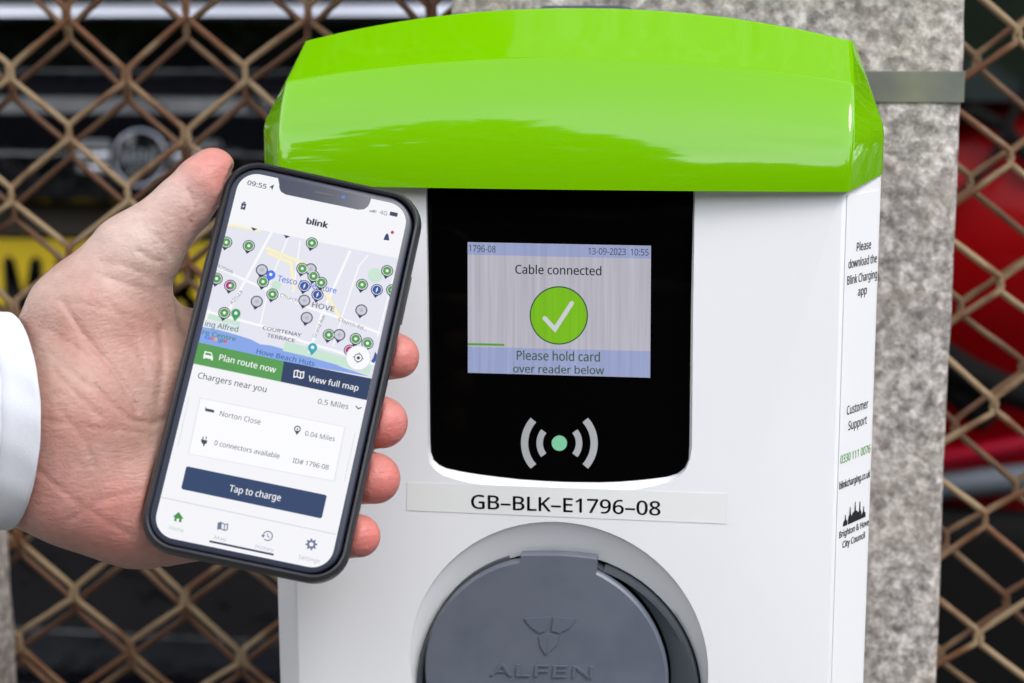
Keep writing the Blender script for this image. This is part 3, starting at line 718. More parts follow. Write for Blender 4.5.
# city skyline emblem: domes with spires
def dome(cx, base, w, h, spire):
    o_ = [(cx-w/2, base), (cx+w/2, base)]
    for k in range(9):
        t = k/8; a = math.pi*t/2; ww = w/2*math.cos(a)**.8*(1.12 if .1 < t < .6 else 1); o_.append((cx+ww, base-h*(.25+.75*math.sin(a))))
    o_.append((cx, base-h-spire))
    for k in range(8, -1, -1):
        t = k/8; a = math.pi*t/2; ww = w/2*math.cos(a)**.8*(1.12 if .1 < t < .6 else 1); o_.append((cx-ww, base-h*(.25+.75*math.sin(a))))
    return o_
m = MB(); ec = (852.9, 521.5)
for (dx, w, h, sp) in ((-9.5, 4.2, 6, 5), (-4.6, 4, 9.5, 7.5), (0.6, 7.4, 11, 9), (5.6, 3.8, 9.5, 9), (9.8, 4.6, 6, 6)):
    oo = np.array(FLK(ec[0], ec[1], .0006)); E2 = lambda x, y, o=oo: o+fd*(x/37*FL)+np.array([0, 0, 1])*(-y/2.46*.001)
    pl_ = [(dx+w/2*math.cos(a_)*(1.1 if .5 < a_ < 2.6 else 1), -h*.35-h*.65*math.sin(a_)) for a_ in np.linspace(0, math.pi, 13)]+[(dx-w/2, 0), (dx+w/2, 0)]
    m.add([E2(*p) for p in pl_], [tuple(range(len(pl_)))]); m.add([E2(dx-.75, -h+1), E2(dx+.75, -h+1), E2(dx+.25, -h-sp), E2(dx-.25, -h-sp)], [(0, 1, 2, 3)])
csub(m, 'skyline_emblem', M['ink'], 0, None, fl)

# ================================================================== PHONE
PM = np.array([[.96377947, .13203468, .23172392], [.15436232, .43237431, -.88838321], [-.21748887, .89197494, .3963323]])
PT = np.array([-.0694171, -.08118455, 1.05424498])
ph = thing('smartphone', 'smartphone in a black case held upright, its lit screen showing a charging map', 'phone')
ph.matrix_world = Matrix([list(PM[0])+[PT[0]], list(PM[1])+[PT[1]], list(PM[2])+[PT[2]], [0, 0, 0, 1]]); ph['_local'] = 1
def scrp(px, py, d=0.0):
    """picture point to the phone's own coordinates on its screen plane"""
    dd = ray(px, py); n = PM[:, 2]; t = ((PT-CC)@n)/(dd@n); q = PM.T@(CC+dd*t-PT); return (q[0], q[1], d)
SW, SH = .0623, .135
def lay(w, h, r, z, n=10): return [(a, b, z) for a, b in rrect(w, h, r, n)]
# case: outer shell, raised lip
m = MB(); cw, chh, cr_ = .0732, .1452, .0126
m.loft([lay(.063, .135, .008, -.0104), lay(.069, .1412, .0115, -.0100), lay(.0722, .1442, .0122, -.0082), lay(cw, chh, cr_, -.0055), lay(cw, chh, cr_, -.0030), lay(cw-.0006, chh-.0006, cr_, -.0010),
        lay(cw-.0018, chh-.0018, cr_-.0006, .0004), lay(cw-.0034, chh-.0034, cr_-.0012, .0010), lay(cw-.0048, chh-.0048, cr_-.002, .0006), lay(cw-.0054, chh-.0054, cr_-.0024, -.0004), lay(cw-.0054, chh-.0054, cr_-.0024, -.0022)], True, True, False)
m.v = [(a_+.0004, b_, c_) for a_, b_, c_ in m.v]; m.build('case', M['case'], ph, 50)
m = MB(); gw, gh = cw-.0058, chh-.0058
m.loft([lay(gw, gh, .0108, -.0060), lay(gw, gh, .0108, -.0008), lay(gw-.0006, gh-.0006, .0105, -.0002), lay(gw-.0016, gh-.0016, .010, 0)], True, True, True)
gl = m.build('front_glass', M['glass'], ph, 50); gl['_local'] = 1
# lit display with the notch cut out of it
n1 = [scrp(*p) for p in ((277.9, 178.6), (279.2, 184), (279.3, 188), (281, 191.8), (285.8, 194.6), (300, 197.6), (320, 201.8), (340, 205.9), (358, 209.8), (364, 209.4), (368, 206.5), (370.2, 202.2), (371.0, 198.9))]
def disp_outline():
    o_ = []
    rr = rrect(SW, SH, .0074, 10)
    # corners: 0..10 top right, 11..21 top left, 22..32 bottom left, 33..43 bottom right
    tr, tl_, bl, br = rr[:11], rr[11:22], rr[22:33], rr[33:]
    nn = [(p[0], p[1]) for p in n1]; nn[0] = (nn[0][0], SH/2); nn[-1] = (nn[-1][0], SH/2)
    return tr+nn[::-1]+tl_+bl+br
out = disp_outline(); v2, f2 = fill_faces(out, []); m = MB(); m.add([(a, b, .00004) for a, b in v2], f2)
ds = m.build('display', emit((246, 246, 250), .97), ph, 0, recalc=False); ds['_local'] = 1
E0 = .00008
def sflat(name, pts, mm, d, par=None):
    m = MB(); m.add([scrp(x, y, d) for x, y in pts], [tuple(range(len(pts)))[::-1]]); return m.build(name, mm, par or ds, 0, recalc=False)
def sfill(name, pts, mm, d):
    v2, f2 = fill_faces([scrp(x, y)[:2] for x, y in pts], []); m = MB(); m.add([(a, b, d) for a, b in v2], f2); return m.build(name, mm, ds, 0, recalc=False)
def sline(name, pts, w, mm, d, caps=False):
    m = poly_strip(name, pts, w, mm, d, None, scrp)
    if caps:
        for c in (pts[0], pts[-1]): m.add([scrp(x, y, d) for x, y in circle(10, w/2, c)], [tuple(range(10))])
    return m.build(name, mm, ds, 0, recalc=False)
def stext(s, l, r, cap, mm, d=.0003, bold=0, name='screen_text'):
    v, f, tw, ch = glyphs(s, bold); a = np.array(scrp(*l, d)); b = np.array(scrp(*r, d)); ex = b-a; Lx = np.linalg.norm(ex); ex /= Lx
    hy = cap/2.82*.001; ez = np.array([-ex[1], ex[0], 0])
    m = MB(); m.add([a+ex*p[0]/tw*Lx+ez*p[1]/ch*hy for p in v], f); return m.build(name, mm, ds, 0, recalc=False)
M7 = lambda x, y: (190+x*.2344, 215+y*.2344)
M2 = lambda x, y: (140+x*.3662, 350+y*.3662)
navy = emit((38, 52, 92), .9); navy2 = emit((52, 60, 84), .85); gry = emit((128, 132, 146), .9); grn = emit((86, 160, 82), .92); wht = emit((250, 250, 252), .97)
navyb = emit((44, 66, 108), .9); mapbg = emit((229, 230, 241), .97); road = emit((250, 250, 253), .97); yel = emit((250, 242, 200), .97)
sea = emit((136, 168, 236), .95); park = emit((205, 232, 214), .95); lgrey = emit((186, 188, 200), .95); mag = emit((190, 30, 130), .9); blu = emit((44, 84, 170), .9)
# status bar
stext('09:55', (247, 184.9), (266, 189.2), 4.9, emit((70, 76, 96), .9), bold=.01)
sflat('arrow_icon', [(274.3, 184.6), (269.2, 187.4), (271.4, 188), (272.1, 190.6)], navy2, .0003)
for k in range(4): sline('signal_bar', [(370+k*1.9, 212+k*.45), (370+k*1.9+.3, 212+k*.45-1.2-k*.7)], 1.15, lgrey if k == 3 else navy2, .0003)
stext('4G', (379.4, 214.2), (386.8, 215.9), 4.4, emit((110, 114, 130), .9))
sflat('battery_icon', [(390.2, 211.6), (397.9, 213.3), (397.1, 217.2), (389.4, 215.5)], emit((56, 66, 98), .9), .0003)
sflat('battery_icon', [(241.8, 203.0), (246.4, 204.2), (244.9, 210.2), (240.6, 209.2)], navy, .0003)
sflat('battery_icon', [(243.2, 201.8), (245.8, 202.4), (245.6, 203.6), (243, 203.1)], navy, .0003)
sflat('charge_bolt', [(244.2, 204.4), (242.2, 207.2), (243.2, 207.3), (242.6, 209.0), (244.6, 206.2), (243.6, 206.1)], wht, .00036)
stext('blink', (305.8, 223.7), (327.6, 228.5), 6.2, emit((48, 52, 78), .9), bold=.035)
sflat('bell_icon', [(383.4, 240), (384.8, 236.4), (386.5, 233.8), (387.6, 233.6), (388.8, 236.2), (389.2, 240.8)], navyb, .0003)
sflat('alert_dot', circle(14, 1.7, (392.3, 232.6)), emit((190, 60, 90), .9), .0003)
# map
Lx0 = lambda y: 228.4-.242*(y-218); Rx0 = lambda y: 403.4-.225*(y-239.8)
mp_ = [(Lx0(223.4), 223.4), (269.8, 231.8), (340, 246.4), (Rx0(258.6), 258.6), (Rx0(378.8), 378.8), (283.8, 361.8), (Lx0(342.8), 342.8)]
sflat('map', mp_, mapbg, E0)
D1 = .00014
sfill('map_sea', [M7(54, 478), M7(120, 490), M7(200, 512), M7(262, 532), M7(300, 552), M7(340, 556), M7(400, 572), M7(470, 590), M7(560, 610), M7(650, 650), M7(770, 690), (283.8, 361.8), (Lx0(342.8), 342.8)], sea, D1)
sline('map_park', [M7(75, 425), M7(150, 442), M7(215, 460)], 8, park, D1)
sline('map_park', [M7(400, 560), M7(520, 588), M7(640, 622), M7(770, 664)], 9.5, park, D1+.00001)
sflat('map_park', circle(16, 7.5, M7(790, 258)), park, D1)
sflat('map_park', circle(14, 5, M7(368, 302)), park, D1)
D2 = .0002
for k_, pts in enumerate(([(352, 68), (225, 300), (170, 400), (150, 440)], [(112, 222), (250, 285), (390, 345), (520, 400), (640, 440), (812, 505)], [(684, 152), (560, 430), (508, 590)], [(760, 172), (722, 215), (660, 400), (610, 560)],
            [(420, 92), (340, 290), (300, 470)], [(72, 412), (200, 446), (330, 480), (480, 540), (620, 580), (800, 642)], [(868, 262), (822, 440), (800, 520)], [(470, 110), (440, 330)], [(60, 470), (85, 400)])):
    sline('map_road', [M7(*p) for p in pts], 2.6 if k_ in (0, 1, 2, 5) else 1.4, road, D2+.000004*k_)
sline('map_road', [M7(*p) for p in ((322, 140), (400, 172), (520, 222), (560, 300), (640, 440))], 3.2, yel, D2+.00005)
sline('map_road', [M7(*p) for p in ((330, 160), (430, 205), (445, 320))], 3.2, yel, D2+.000055)
sline('map_road', [M7(*p) for p in ((160, 42), (215, 52), (300, 70))], 2.4, yel, D2+.00005)
tgr = emit((112, 116, 134), .9); teal = emit((70, 140, 110), .9); tbl = emit((84, 128, 226), .95); tsea = emit((66, 108, 176), .92)
D3 = .00032
def mt(s, l, r, cap, mm, bold=0): return stext(s, M7(*l), M7(*r), cap, mm, D3, bold)
mt('B2066', (112, 222), (180, 252), 3.4, tgr); mt('A2023', (180, 385), (225, 330), 3.4, tgr)
mt('Tesco Superstore', (372, 282), (622, 336), 6.0, tbl, .01); mt('HOVE', (519, 392), (614, 414), 5.2, tgr, .01)
mt('Church', (383, 349), (456, 375), 3.8, tgr); mt('Church Rd...', (632, 452), (752, 497), 3.8, tgr); mt('Grand Ave', (536, 525), (578, 432), 3.6, tgr)
mt('COURTENAY', (309, 489), (474, 521), 3.6, tgr, .012); mt('TERRACE', (327, 520), (446, 545), 3.6, tgr, .012)
mt('ing Alfred', (62, 474), (204, 500), 5.4, teal, .01); mt('re Centre', (52, 508), (194, 540), 4.6, teal, .01)
mt('Hove Beach Huts', (282, 592), (530, 646), 5.0, tsea, .01)
gx = 62
for ch_, c_ in zip('Google', ((66, 133, 244), (234, 67, 53), (251, 188, 5), (66, 133, 244), (52, 168, 83), (234, 67, 53))):
    w_ = {'G': 22, 'o': 17, 'g': 17, 'l': 6, 'e': 17}[ch_]; y_ = 528+(gx-62)*.2
    v, f, tw, chh_ = glyphs(ch_, .03); a = np.array(scrp(*M7(gx, y_), D3+.00004)); b = np.array(scrp(*M7(gx+w_-1, y_+w_*.2), D3+.00004)); ex = b-a; Lx = np.linalg.norm(ex); ex /= Lx; ez = np.array([-ex[1], ex[0], 0])
    m = MB(); m.add([a+ex*p[0]/tw*Lx+ez*p[1]/.73*(4.6/2.82*.001) for p in v], f); m.build('screen_text', emit(c_, .9), ds, 0, recalc=False); gx += w_
# pins
def pin_mesh(kind):
    m = MB(); mats = [navyb if False else emit((40, 48, 88), .9), wht if kind != 'grey' else lgrey, {'green': grn, 'grey': emit((205, 207, 218), .95), 'blue': blu, 'half': grn, 'mag': mag}[kind], wht, mag]
    k = .001/2.82; D = 0
    def disc(r, z, mi, c=(0, 0), n=24, a0=0, a1=2*math.pi):
        m.mi = mi; pts = [(c[0]*k+r*k*math.cos(a0+(a1-a0)*i/n), c[1]*k+r*k*math.sin(a0+(a1-a0)*i/n), z) for i in range(n if a1-a0 > 6 else n+1)]; m.add(pts, [tuple(range(len(pts)))])
    disc(6.1, 0, 0); m.add([(-3.4*k, -4.6*k, 0), (0, -8.8*k, 0), (3.4*k, -4.6*k, 0)], [(0, 1, 2)])
    disc(5.1, .00003, 1); disc(4.5, .00006, 2)
    if kind == 'half': disc(4.5, .00008, 4, a0=math.pi/2, a1=3*math.pi/2)
    if kind == 'grey': disc(2.0, .00009, 1)
    elif kind == 'blue':
        m.mi = 3; m.add([(-.9*k, .2*k, .00009), (.5*k, 3.2*k, .00009), (.6*k, .5*k, .00009), (-.3*k, 0, .00009)], [(0, 3, 2, 1)]); m.add([(.9*k, -.2*k, .00009), (-.5*k, -3.2*k, .00009), (-.6*k, -.5*k, .00009), (.3*k, 0, .00009)], [(0, 1, 2, 3)]); disc(.9, .0001, 3)
    else: disc(1.5, .00009, 3)
    return m, mats
protos = {}
def pin(kind, x, y, z=0):
    c = scrp(*M7(x, y), .0004+z)
    if kind not in protos:
        m, mats = pin_mesh(kind); o = m.build('map_pin', mats, ds, 0, recalc=False); protos[kind] = o
    else:
        o = protos[kind].copy(); COL.objects.link(o); o.parent = ds
    o.location = c; return o
zi = 0
for kind, x, y in (('grey', 515, 232), ('green', 155, 118), ('green', 251, 133), ('green', 479, 230), ('green', 527, 262), ('green', 560, 290), ('green', 114, 273), ('grey', 307, 236), ('green', 312, 286), ('green', 352, 340),
                   ('green', 147, 419), ('green', 734, 299), ('green', 841, 240), ('grey', 637, 513), ('green', 592, 513), ('green', 707, 530), ('green', 757, 549), ('grey', 285, 371), ('grey', 498, 440), ('grey', 731, 408),
                   ('half', 172, 303), ('blue', 797, 321), ('blue', 544, 342), ('grey', 488, 367), ('blue', 488, 305), ('green', 520, 122), ('mag', 682, 580), ('green', 862, 322)):
    pin(kind, x, y, zi*.000012); zi += 1
# header covers the top of clipped pins
sflat('header', [(Lx0(212)+3, 212), (Rx0(244.8)-1, 246.5), (Rx0(256)-1.2, 257.9), (340, 245.7), (269.8, 231.1), (Lx0(223)+1, 222.8)], emit((246, 246, 250), .97), .00085) if False else None
for x, y in ((274, 60), (413, 92)): sflat('map_pin', [M7(x-14, y-7), M7(x+14, y+1), M7(x-3, y+9)], emit((40, 48, 88), .9), .0004)
sflat('shop_marker', circle(16, 4.6, M7(345, 256)), emit((66, 120, 236), .95), .0004); sflat('shop_marker', [M7(330, 262), M7(358, 268), M7(337, 284)], emit((66, 120, 236), .95), .00041); sflat('shop_marker', circle(10, 1.6, M7(345, 255)), wht, .00046)
for (x, y, c_) in ((196, 421, (60, 160, 90)), (523, 567, (60, 170, 190))):
    sflat('place_marker', circle(16, 4.7, M7(x, y)), emit(c_, .93), .0004); sflat('place_marker', [M7(x-18, y+8), M7(x+18, y+10), M7(x-5, y+34)], emit(c_, .93), .00041); sflat('place_marker', circle(10, 1.7, M7(x, y-1)), wht, .00046)
sflat('map_pin', [M7(790, 585), M7(803, 608), M7(785, 634), M7(772, 628), M7(782, 610)], blu, .0009)
LB = M7(718, 612)
sflat('locate_button', circle(28, 12.6, LB), emit((214, 216, 226), .95), .00094); sflat('locate_button', circle(28, 11.9, LB), wht, .00098)
sline('locate_icon', [(LB[0]+3.9*math.cos(a), LB[1]+3.9*math.sin(a)) for a in np.linspace(0, 2*math.pi, 25)], .85, navy2, .00102)
sflat('locate_icon', circle(14, 1.7, LB), navy2, .00102)
for a in range(4): sline('locate_icon', [(LB[0]+3.9*math.cos(a*math.pi/2+.2), LB[1]+3.9*math.sin(a*math.pi/2+.2)), (LB[0]+5.4*math.cos(a*math.pi/2+.2), LB[1]+5.4*math.sin(a*math.pi/2+.2))], .8, navy2, .00104)
# buttons under the map
DB = .00090
sflat('route_button', [(Lx0(342.8), 342.8), (283.9, 361.7), (280.8, 382.3), (Lx0(364), 364)], grn, DB)
sflat('map_button', [(283.9, 361.7), (Rx0(378.8), 379.2), (Rx0(400.8), 400.8), (280.8, 382.3)], emit((36, 58, 100), .9), DB)
stext('Plan route now', (218.9, 360.6), (275.4, 373.4), 6.0, wht, DB+.0001, .008)
stext('View full map', (307.8, 381.6), (358, 391.4), 5.8, wht, DB+.0001, .006)
cxy = np.array((208.6, 355.6))
sflat('car_icon', [tuple(cxy+q) for q in ((-5, .9), (-3.6, -3.9), (3.4, -2.4), (4.6, 3.1), (4.2, 5.6), (2.6, 5.2), (2.8, 4.2), (-3.4, 2.8), (-3.7, 3.8), (-5.2, 3.4))], wht, DB+.0001)
sflat('car_icon', [tuple(cxy+q) for q in ((-2.6, -2.5), (2.5, -1.4), (3.2, 1.0), (-3.4, -.4))], grn, DB+.00014)
def mapicon(c, mm, d, s=1.0):
    c = np.array(c)
    sline('map_icon', [tuple(c+np.array(q)*s) for q in ((-4.8, -3.6), (-1.6, -3.9), (1.6, -2.0), (4.6, -2.4), (4.0, 3.4), (1.0, 4.0), (-2.2, 2.2), (-5.4, 2.8), (-4.8, -3.6))], 1.1, mm, d)
    sline('map_icon', [tuple(c+np.array(q)*s) for q in ((-1.6, -3.9), (-2.2, 2.2))], 1, mm, d+.00001); sline('map_icon', [tuple(c+np.array(q)*s) for q in ((1.6, -2.0), (1.0, 4.0))], 1, mm, d+.00001)
mapicon((299.3, 374.9), wht, DB+.0001)
ink = emit((66, 72, 92), .9); ink2 = emit((92, 98, 118), .9)
stext('Chargers near you', M2(157, 77), M2(344, 116), 6.0, ink, bold=.004)
stext('0.5 Miles', M2(485, 147), M2(568, 162), 5.4, ink)
sline('chevron', [M2(589, 153), M2(596, 161), M2(605, 157)], 1.1, ink, .0003)
# cards: soft border then white face
def card(q, tag_='card'):
    cen = np.mean(np.array(q), 0)
    for s_, c_, d in ((1.035, (238, 238, 244), .00010), (1.018, (228, 229, 237), .00014), (1.0, (252, 252, 254), .0002)):
        sflat(tag_, [tuple(cen+(np.array(p)-cen)*np.array([1+(s_-1)*.6, s_])) for p in q], emit(c_, .97), d)
card([M2(166, 133), M2(558, 211), M2(529, 357), M2(134, 283)])
sline('card_edge', [M2(588, 226), M2(558, 360)], .9, emit((226, 227, 236), .95), .0002); sline('card_edge', [M2(134, 128), M2(104, 262)], .9, emit((226, 227, 236), .95), .0002)
sflat('bed_icon', [M2(179, 155), M2(182, 160), M2(202, 164), M2(203, 172), M2(178, 167)], ink, .0003)
stext('Norton Close', M2(217, 180), M2(328, 204), 5.2, ink)
c = M2(430, 218); sline('place_icon', [(c[0]+2.9*math.cos(a), c[1]-.6+2.9*math.sin(a)) for a in np.linspace(0, 2*math.pi, 19)], 1.1, ink, .0003); sflat('place_icon', [(c[0]-2.9, c[1]+.8), (c[0]+2.7, c[1]+1.2), (c[0]-.8, c[1]+5.4)], ink, .0003)
sflat('place_icon', circle(10, .9, (c[0], c[1]-.6)), ink, .0003)
stext('0.04 Miles', M2(450, 234), M2(531, 250), 4.8, ink)
c = np.array(M2(175, 250)); sflat('plug_icon', [tuple(c+q) for q in ((-3, -2.3), (3.4, -1), (2.8, 1.6), (.6, 3.2), (.2, 5), (-1, 4.8), (-.8, 2.9), (-2.9, .6))], ink, .0003)
for q in (-1.4, 1.8): sline('plug_icon', [tuple(c+(q, -2.2)), tuple(c+(q+.7, -4.9))], 1, ink, .0003)
stext('0 connectors available', M2(202, 260), M2(380, 297), 4.9, ink2, bold=.004)
stext('ID# 1796-08', M2(416, 308), M2(514, 328), 4.8, ink2, bold=.004)
sflat('charge_button', [M2(130, 318), M2(507, 396), M2(510, 400), M2(497, 457), M2(493, 460), M2(117, 381), M2(113, 376), M2(126, 321)], emit((40, 66, 108), .9), .0003)
stext('Tap to charge', M2(243, 386), M2(383, 413), 6.4, wht, .0004, .006)
sline('divider', [M2(56, 402), M2(536, 504)], 1.0, emit((216, 217, 228), .95), .0003)
c = np.array(M2(105, 457)); g2 = emit((66, 150, 72), .9)
sflat('home_icon', [tuple(c+q) for q in ((-5.6, -.6), (.4, -5.4), (5.2, 1.6), (3.6, 1.5), (2.8, 5.2), (-4.4, 3.6), (-3.6, -.2))], g2, .0003); sflat('home_icon', [tuple(c+q) for q in ((-1.4, 1.2), (.9, 1.7), (.2, 4.9), (-2.1, 4.4))], wht, .00034)
pal = emit((176, 202, 178), .95); palg = emit((182, 184, 200), .95); ic = emit((112, 120, 156), .9)
stext('Home', M2(78, 489), M2(118, 499), 3.8, pal)
mapicon(M2(227, 482), ic, .0003, 1.0); sflat('map_icon', [tuple(np.array(M2(227, 482))+q) for q in ((-5, -3.6), (-1.7, -3.9), (-2.2, 2.2), (-5.3, 2.7))], ic, .00031)
stext('Map', M2(203, 516), M2(235, 523), 3.4, palg)
c = np.array(M2(349, 508)); sline('history_icon', [(c[0]+4.6*math.cos(a), c[1]+4.6*math.sin(a)) for a in np.linspace(-2.8, 2.4, 24)], 1.1, ic, .0003); sline('history_icon', [(c[0], c[1]-2.4), (c[0]-.2, c[1]+.3), (c[0]+1.8, c[1]+1.8)], .9, ic, .0003); sflat('history_icon', [(c[0]-6.6, c[1]-1.4), (c[0]-2.6, c[1]-1.0), (c[0]-4.8, c[1]+2.2)], ic, .0003)
stext('History', M2(315, 541), M2(364, 552), 3.8, palg)
c = np.array(M2(468, 531)); pts = []
for k in range(16):
    rr_ = 5.9 if (k % 2 == 0) else 4.2
    for da in (-.13, .13): a = 2*math.pi*k/16+da; pts.append((c[0]+rr_*math.cos(a), c[1]+rr_*math.sin(a)))
sflat('settings_icon', pts, ic, .0003); sflat('settings_icon', circle(14, 2.1, tuple(c)), wht, .00034)
stext('Settings', M2(432, 570), M2(490, 582), 3.8, palg)
sline('home_indicator', [M2(192, 523), M2(363, 559)], 2.0, emit((40, 50, 86), .9), .0004, True)
# notch fittings and buttons
m = MB(); m.add([scrp(x, y, .00006) for x, y in stroke([(315, 191.8), (333.6, 195.8)], 2.2)], [(0, 1, 2, 3)]); m.build('ear_speaker', M['dark'], gl, 0, recalc=False)
m = MB(); m.add([scrp(x, y, .00006) for x, y in circle(18, 2.0, (343.2, 197.4))], [tuple(range(18))[::-1]]); m.build('front_camera', M['lens'], gl, 0, recalc=False)
for (yy, hh) in ((.034, .018),): m = MB(); m.box((cw/2-.0006, yy-hh/2, -.0065), (cw/2+.0008, yy+hh/2, -.0035)); m.build('side_button', M['case'], ph, 0, .0004)
for (yy, hh) in ((.046, .009), (.030, .011), (.016, .011)): m = MB(); m.box((-cw/2+.0001, yy-hh/2, -.0065), (-cw/2+.0006, yy+hh/2, -.0035)); m.build('side_button', M['case'], ph, 0, .0004)
m = MB()
for x_ in (-.022, -.0105, -.0085): m.add([(x_+.0004*math.cos(a), -.0712+.0004*math.sin(a), .0002) for a in np.linspace(0, 2*math.pi, 9)[:-1]], [tuple(range(8))])
m.build('dust_speck', M['void'], gl, 0, recalc=False)

# what the app draws stops at the edge of the display
for o in list(bpy.data.objects):
    if o.parent is ds or (o.parent and o.parent.name == ds.name):
        xs = [v.co.x+o.location.x for v in o.data.vertices]; lim = SW/2
        if max(xs) > lim or min(xs) < -lim:
            o.data = o.data.copy(); bm = bmesh.new(); bm.from_mesh(o.data)
            for sx in (-1, 1): bmesh.ops.bisect_plane(bm, geom=bm.verts[:]+bm.edges[:]+bm.faces[:], plane_co=(sx*lim-o.location.x, 0, 0), plane_no=(sx, 0, 0), clear_outer=True)
            bm.to_mesh(o.data); bm.free()

# ================================================================== PERSON: hand and sleeve
pr = thing('person', 'pale left hand in white shirt cuff holding the phone from the left', 'person', tuple(float(q) for q in at(-60, 430, -.08)))
def HP(px, py, dz):
    """camera-space point (mm) on the ray through a pixel, dz mm beyond the phone's plane"""
    d = np.array([(px-W_PX/2)/F_PX, -(py-H_PX/2)/F_PX, -1.0]); n = CR.T@PM[:, 2]; p0 = CR.T@(PT-CC)
    t = (p0@n)/(d@n); return (d*t)*1000 + d/np.linalg.norm(d)*dz
def cone(p, a, b, ra, rb):
    ab = b-a; t = np.clip(((p-a)@ab)/(ab@ab), 0, 1); q = p-a-t[..., None]*ab; return np.sqrt((q*q).sum(-1))-(ra+(rb-ra)*t)
def smin(a, b, k): h = np.clip(.5+.5*(b-a)/k, 0, 1); return b*(1-h)+a*h-k*h*(1-h)
def smax(a, b, k): return -smin(-a, -b, k)
HANDC = []   # (px,py,dz,r) chains and blend
palm = [((-300, 430, 40, 26), (0, 422, 33, 25)), ((0, 405, 37, 24), (82, 374, 27, 23.8)), ((8, 452, 38, 25.4), (90, 481, 29, 23.6)), ((10, 425, 34, 22), (92, 430, 25, 27)),
        ((80, 372, 27, 22), (96, 322, 22, 22.5)), ((92, 322, 22, 23), (133, 258, 14, 15.0)), ((85, 400, 20, 24), (135, 385, 25, 20)), ((88, 480, 29, 23.6), (143, 500, 31, 23)), ((85, 430, 25, 26), (150, 440, 32, 20)),
        ((143, 500, 31, 23), (235, 520, 34, 15)), ((150, 440, 33, 18), (245, 450, 34, 15)), ((135, 385, 27, 19), (235, 380, 35, 14)), ((112, 335, 24, 19), (166, 330, 36, 10))]
thumb = [((133, 258, 14, 14.6), (183, 205, 7, 10.5)), ((183, 205, 7, 10.3), (203, 183, 5, 9.8)), ((203, 183, 5, 9.8), (213, 170.5, 4, 8.3))]
web = [((138, 308, 24, 13), (148, 308, 32, 9))]
fingers = [[(168, 334, 38, 11), (265, 348, 35, 10.5), (345, 350, 30, 9.0), (388, 355, 21, 8.6), (397, 356.5, 15, 8.2)],
           [(235, 385, 36, 13), (290, 405, 34, 10.5), (340, 416, 30, 9.6), (372, 421, 21, 9.5), (382, 422.5, 16, 9.4)],
           [(245, 450, 35, 13), (285, 462, 34, 10.5), (330, 472, 30, 9.4), (362, 477, 21, 9.2), (375, 478.5, 16, 9.2)],
           [(235, 520, 35, 13), (275, 528, 33, 9.5), (315, 533, 29, 8.2), (346, 535, 20, 7.8), (359, 536, 15.5, 7.7)]]
allp = []
VX = .9
lo_ = np.array([HP(-150, 600, 0)[0]-2, HP(100, 600, 0)[1]-4, 0]); hi_ = np.array([HP(430, 300, 0)[0]+8, HP(200, 120, 0)[1]+4, 0])
cen = HP(200, 380, 20)[2]; lo_[2] = cen-72; hi_[2] = cen+48
NX = [int((hi_[i]-lo_[i])/VX)+1 for i in range(3)]
ax = [(lo_[i]+VX*np.arange(NX[i])).astype(np.float32) for i in range(3)]
PG = np.stack(np.meshgrid(*ax, indexing='ij'), -1)
def seg(s_): a, b = s_; return cone(PG, HP(*a[:3]).astype(np.float32), HP(*b[:3]).astype(np.float32), a[3], b[3])
D = None
for s_ in palm: d_ = seg(s_); D = d_ if D is None else smin(D, d_, 9)
T = None
for s_ in thumb: d_ = seg(s_); T = d_ if T is None else smin(T, d_, 2.5)
D = smin(D, T, 7)
D = smin(D, seg(web[0]), 7)
for fc in fingers:
    Fg = None
    for a, b in zip(fc[:-1], fc[1:]): d_ = seg((a, b)); Fg = d_ if Fg is None else smin(Fg, d_, 2.5)
    D = smin(D, Fg, 2.0)
# flesh gives way round the phone: the case pushes it back
pc = CR.T@(PT-CC)*1000; pa = CR.T@PM; Q = (PG-pc.astype(np.float32))@pa.astype(np.float32)
qx = np.abs(Q[..., 0])-(37.0-9); qy = np.abs(Q[..., 1])-(72.7-9); qz = np.abs(Q[..., 2]+4.7)-(5.8-3)
rr2 = np.sqrt(np.maximum(qx, 0)**2+np.maximum(qy, 0)**2)-9+3
bx_ = np.sqrt(np.maximum(rr2, 0)**2+np.maximum(qz, 0)**2)-3 + np.minimum(np.maximum(rr2, qz), 0)
D = smax(D, -(bx_-.05), 1.2)
# creases in the skin
zfront = -PG[..., 2]
U = W_PX/2+F_PX*PG[..., 0]/zfront; V_ = H_PX/2-F_PX*PG[..., 1]/zfront
near = (D < 4) & (D > -4)
creases = [([(62, 300), (75, 322), (92, 345), (110, 366), (128, 392), (138, 412)], .9, 3.2), ([(95, 385), (112, 405), (130, 420), (152, 424), (168, 418)], .8, 3.0), ([(50, 352), (70, 372), (96, 392)], .5, 2.5),
           ([(55, 372), (80, 398), (104, 420)], .45, 2.5), ([(46, 420), (90, 428), (140, 432)], .45, 2.6), ([(188, 190), (193, 202), (194, 214), (190, 224)], .9, 2.4), ([(183, 194), (187, 206), (187, 218)], .5, 2.0),
           ([(137, 250), (148, 258), (160, 262)], .7, 3), ([(155, 235), (166, 246), (172, 258)], .5, 2.5), ([(108, 300), (130, 330), (146, 372)], .4, 3), ([(60, 410), (84, 440), (96, 470)], .4, 3), ([(70, 520), (100, 500), (140, 492)], .4, 3.5), ([(100, 262), (125, 266), (150, 278)], .45, 3), ([(98, 275), (120, 282), (150, 292)], .4, 3), ([(60, 300), (95, 306), (140, 320)], .4, 3),
           ([(38, 470), (80, 505), (130, 535)], .4, 3.5), ([(150, 540), (150, 555), (162, 566)], .6, 3), ([(160, 330), (163, 360), (158, 400)], .8, 5), ([(50, 330), (82, 352), (108, 385)], .4, 2.5)]
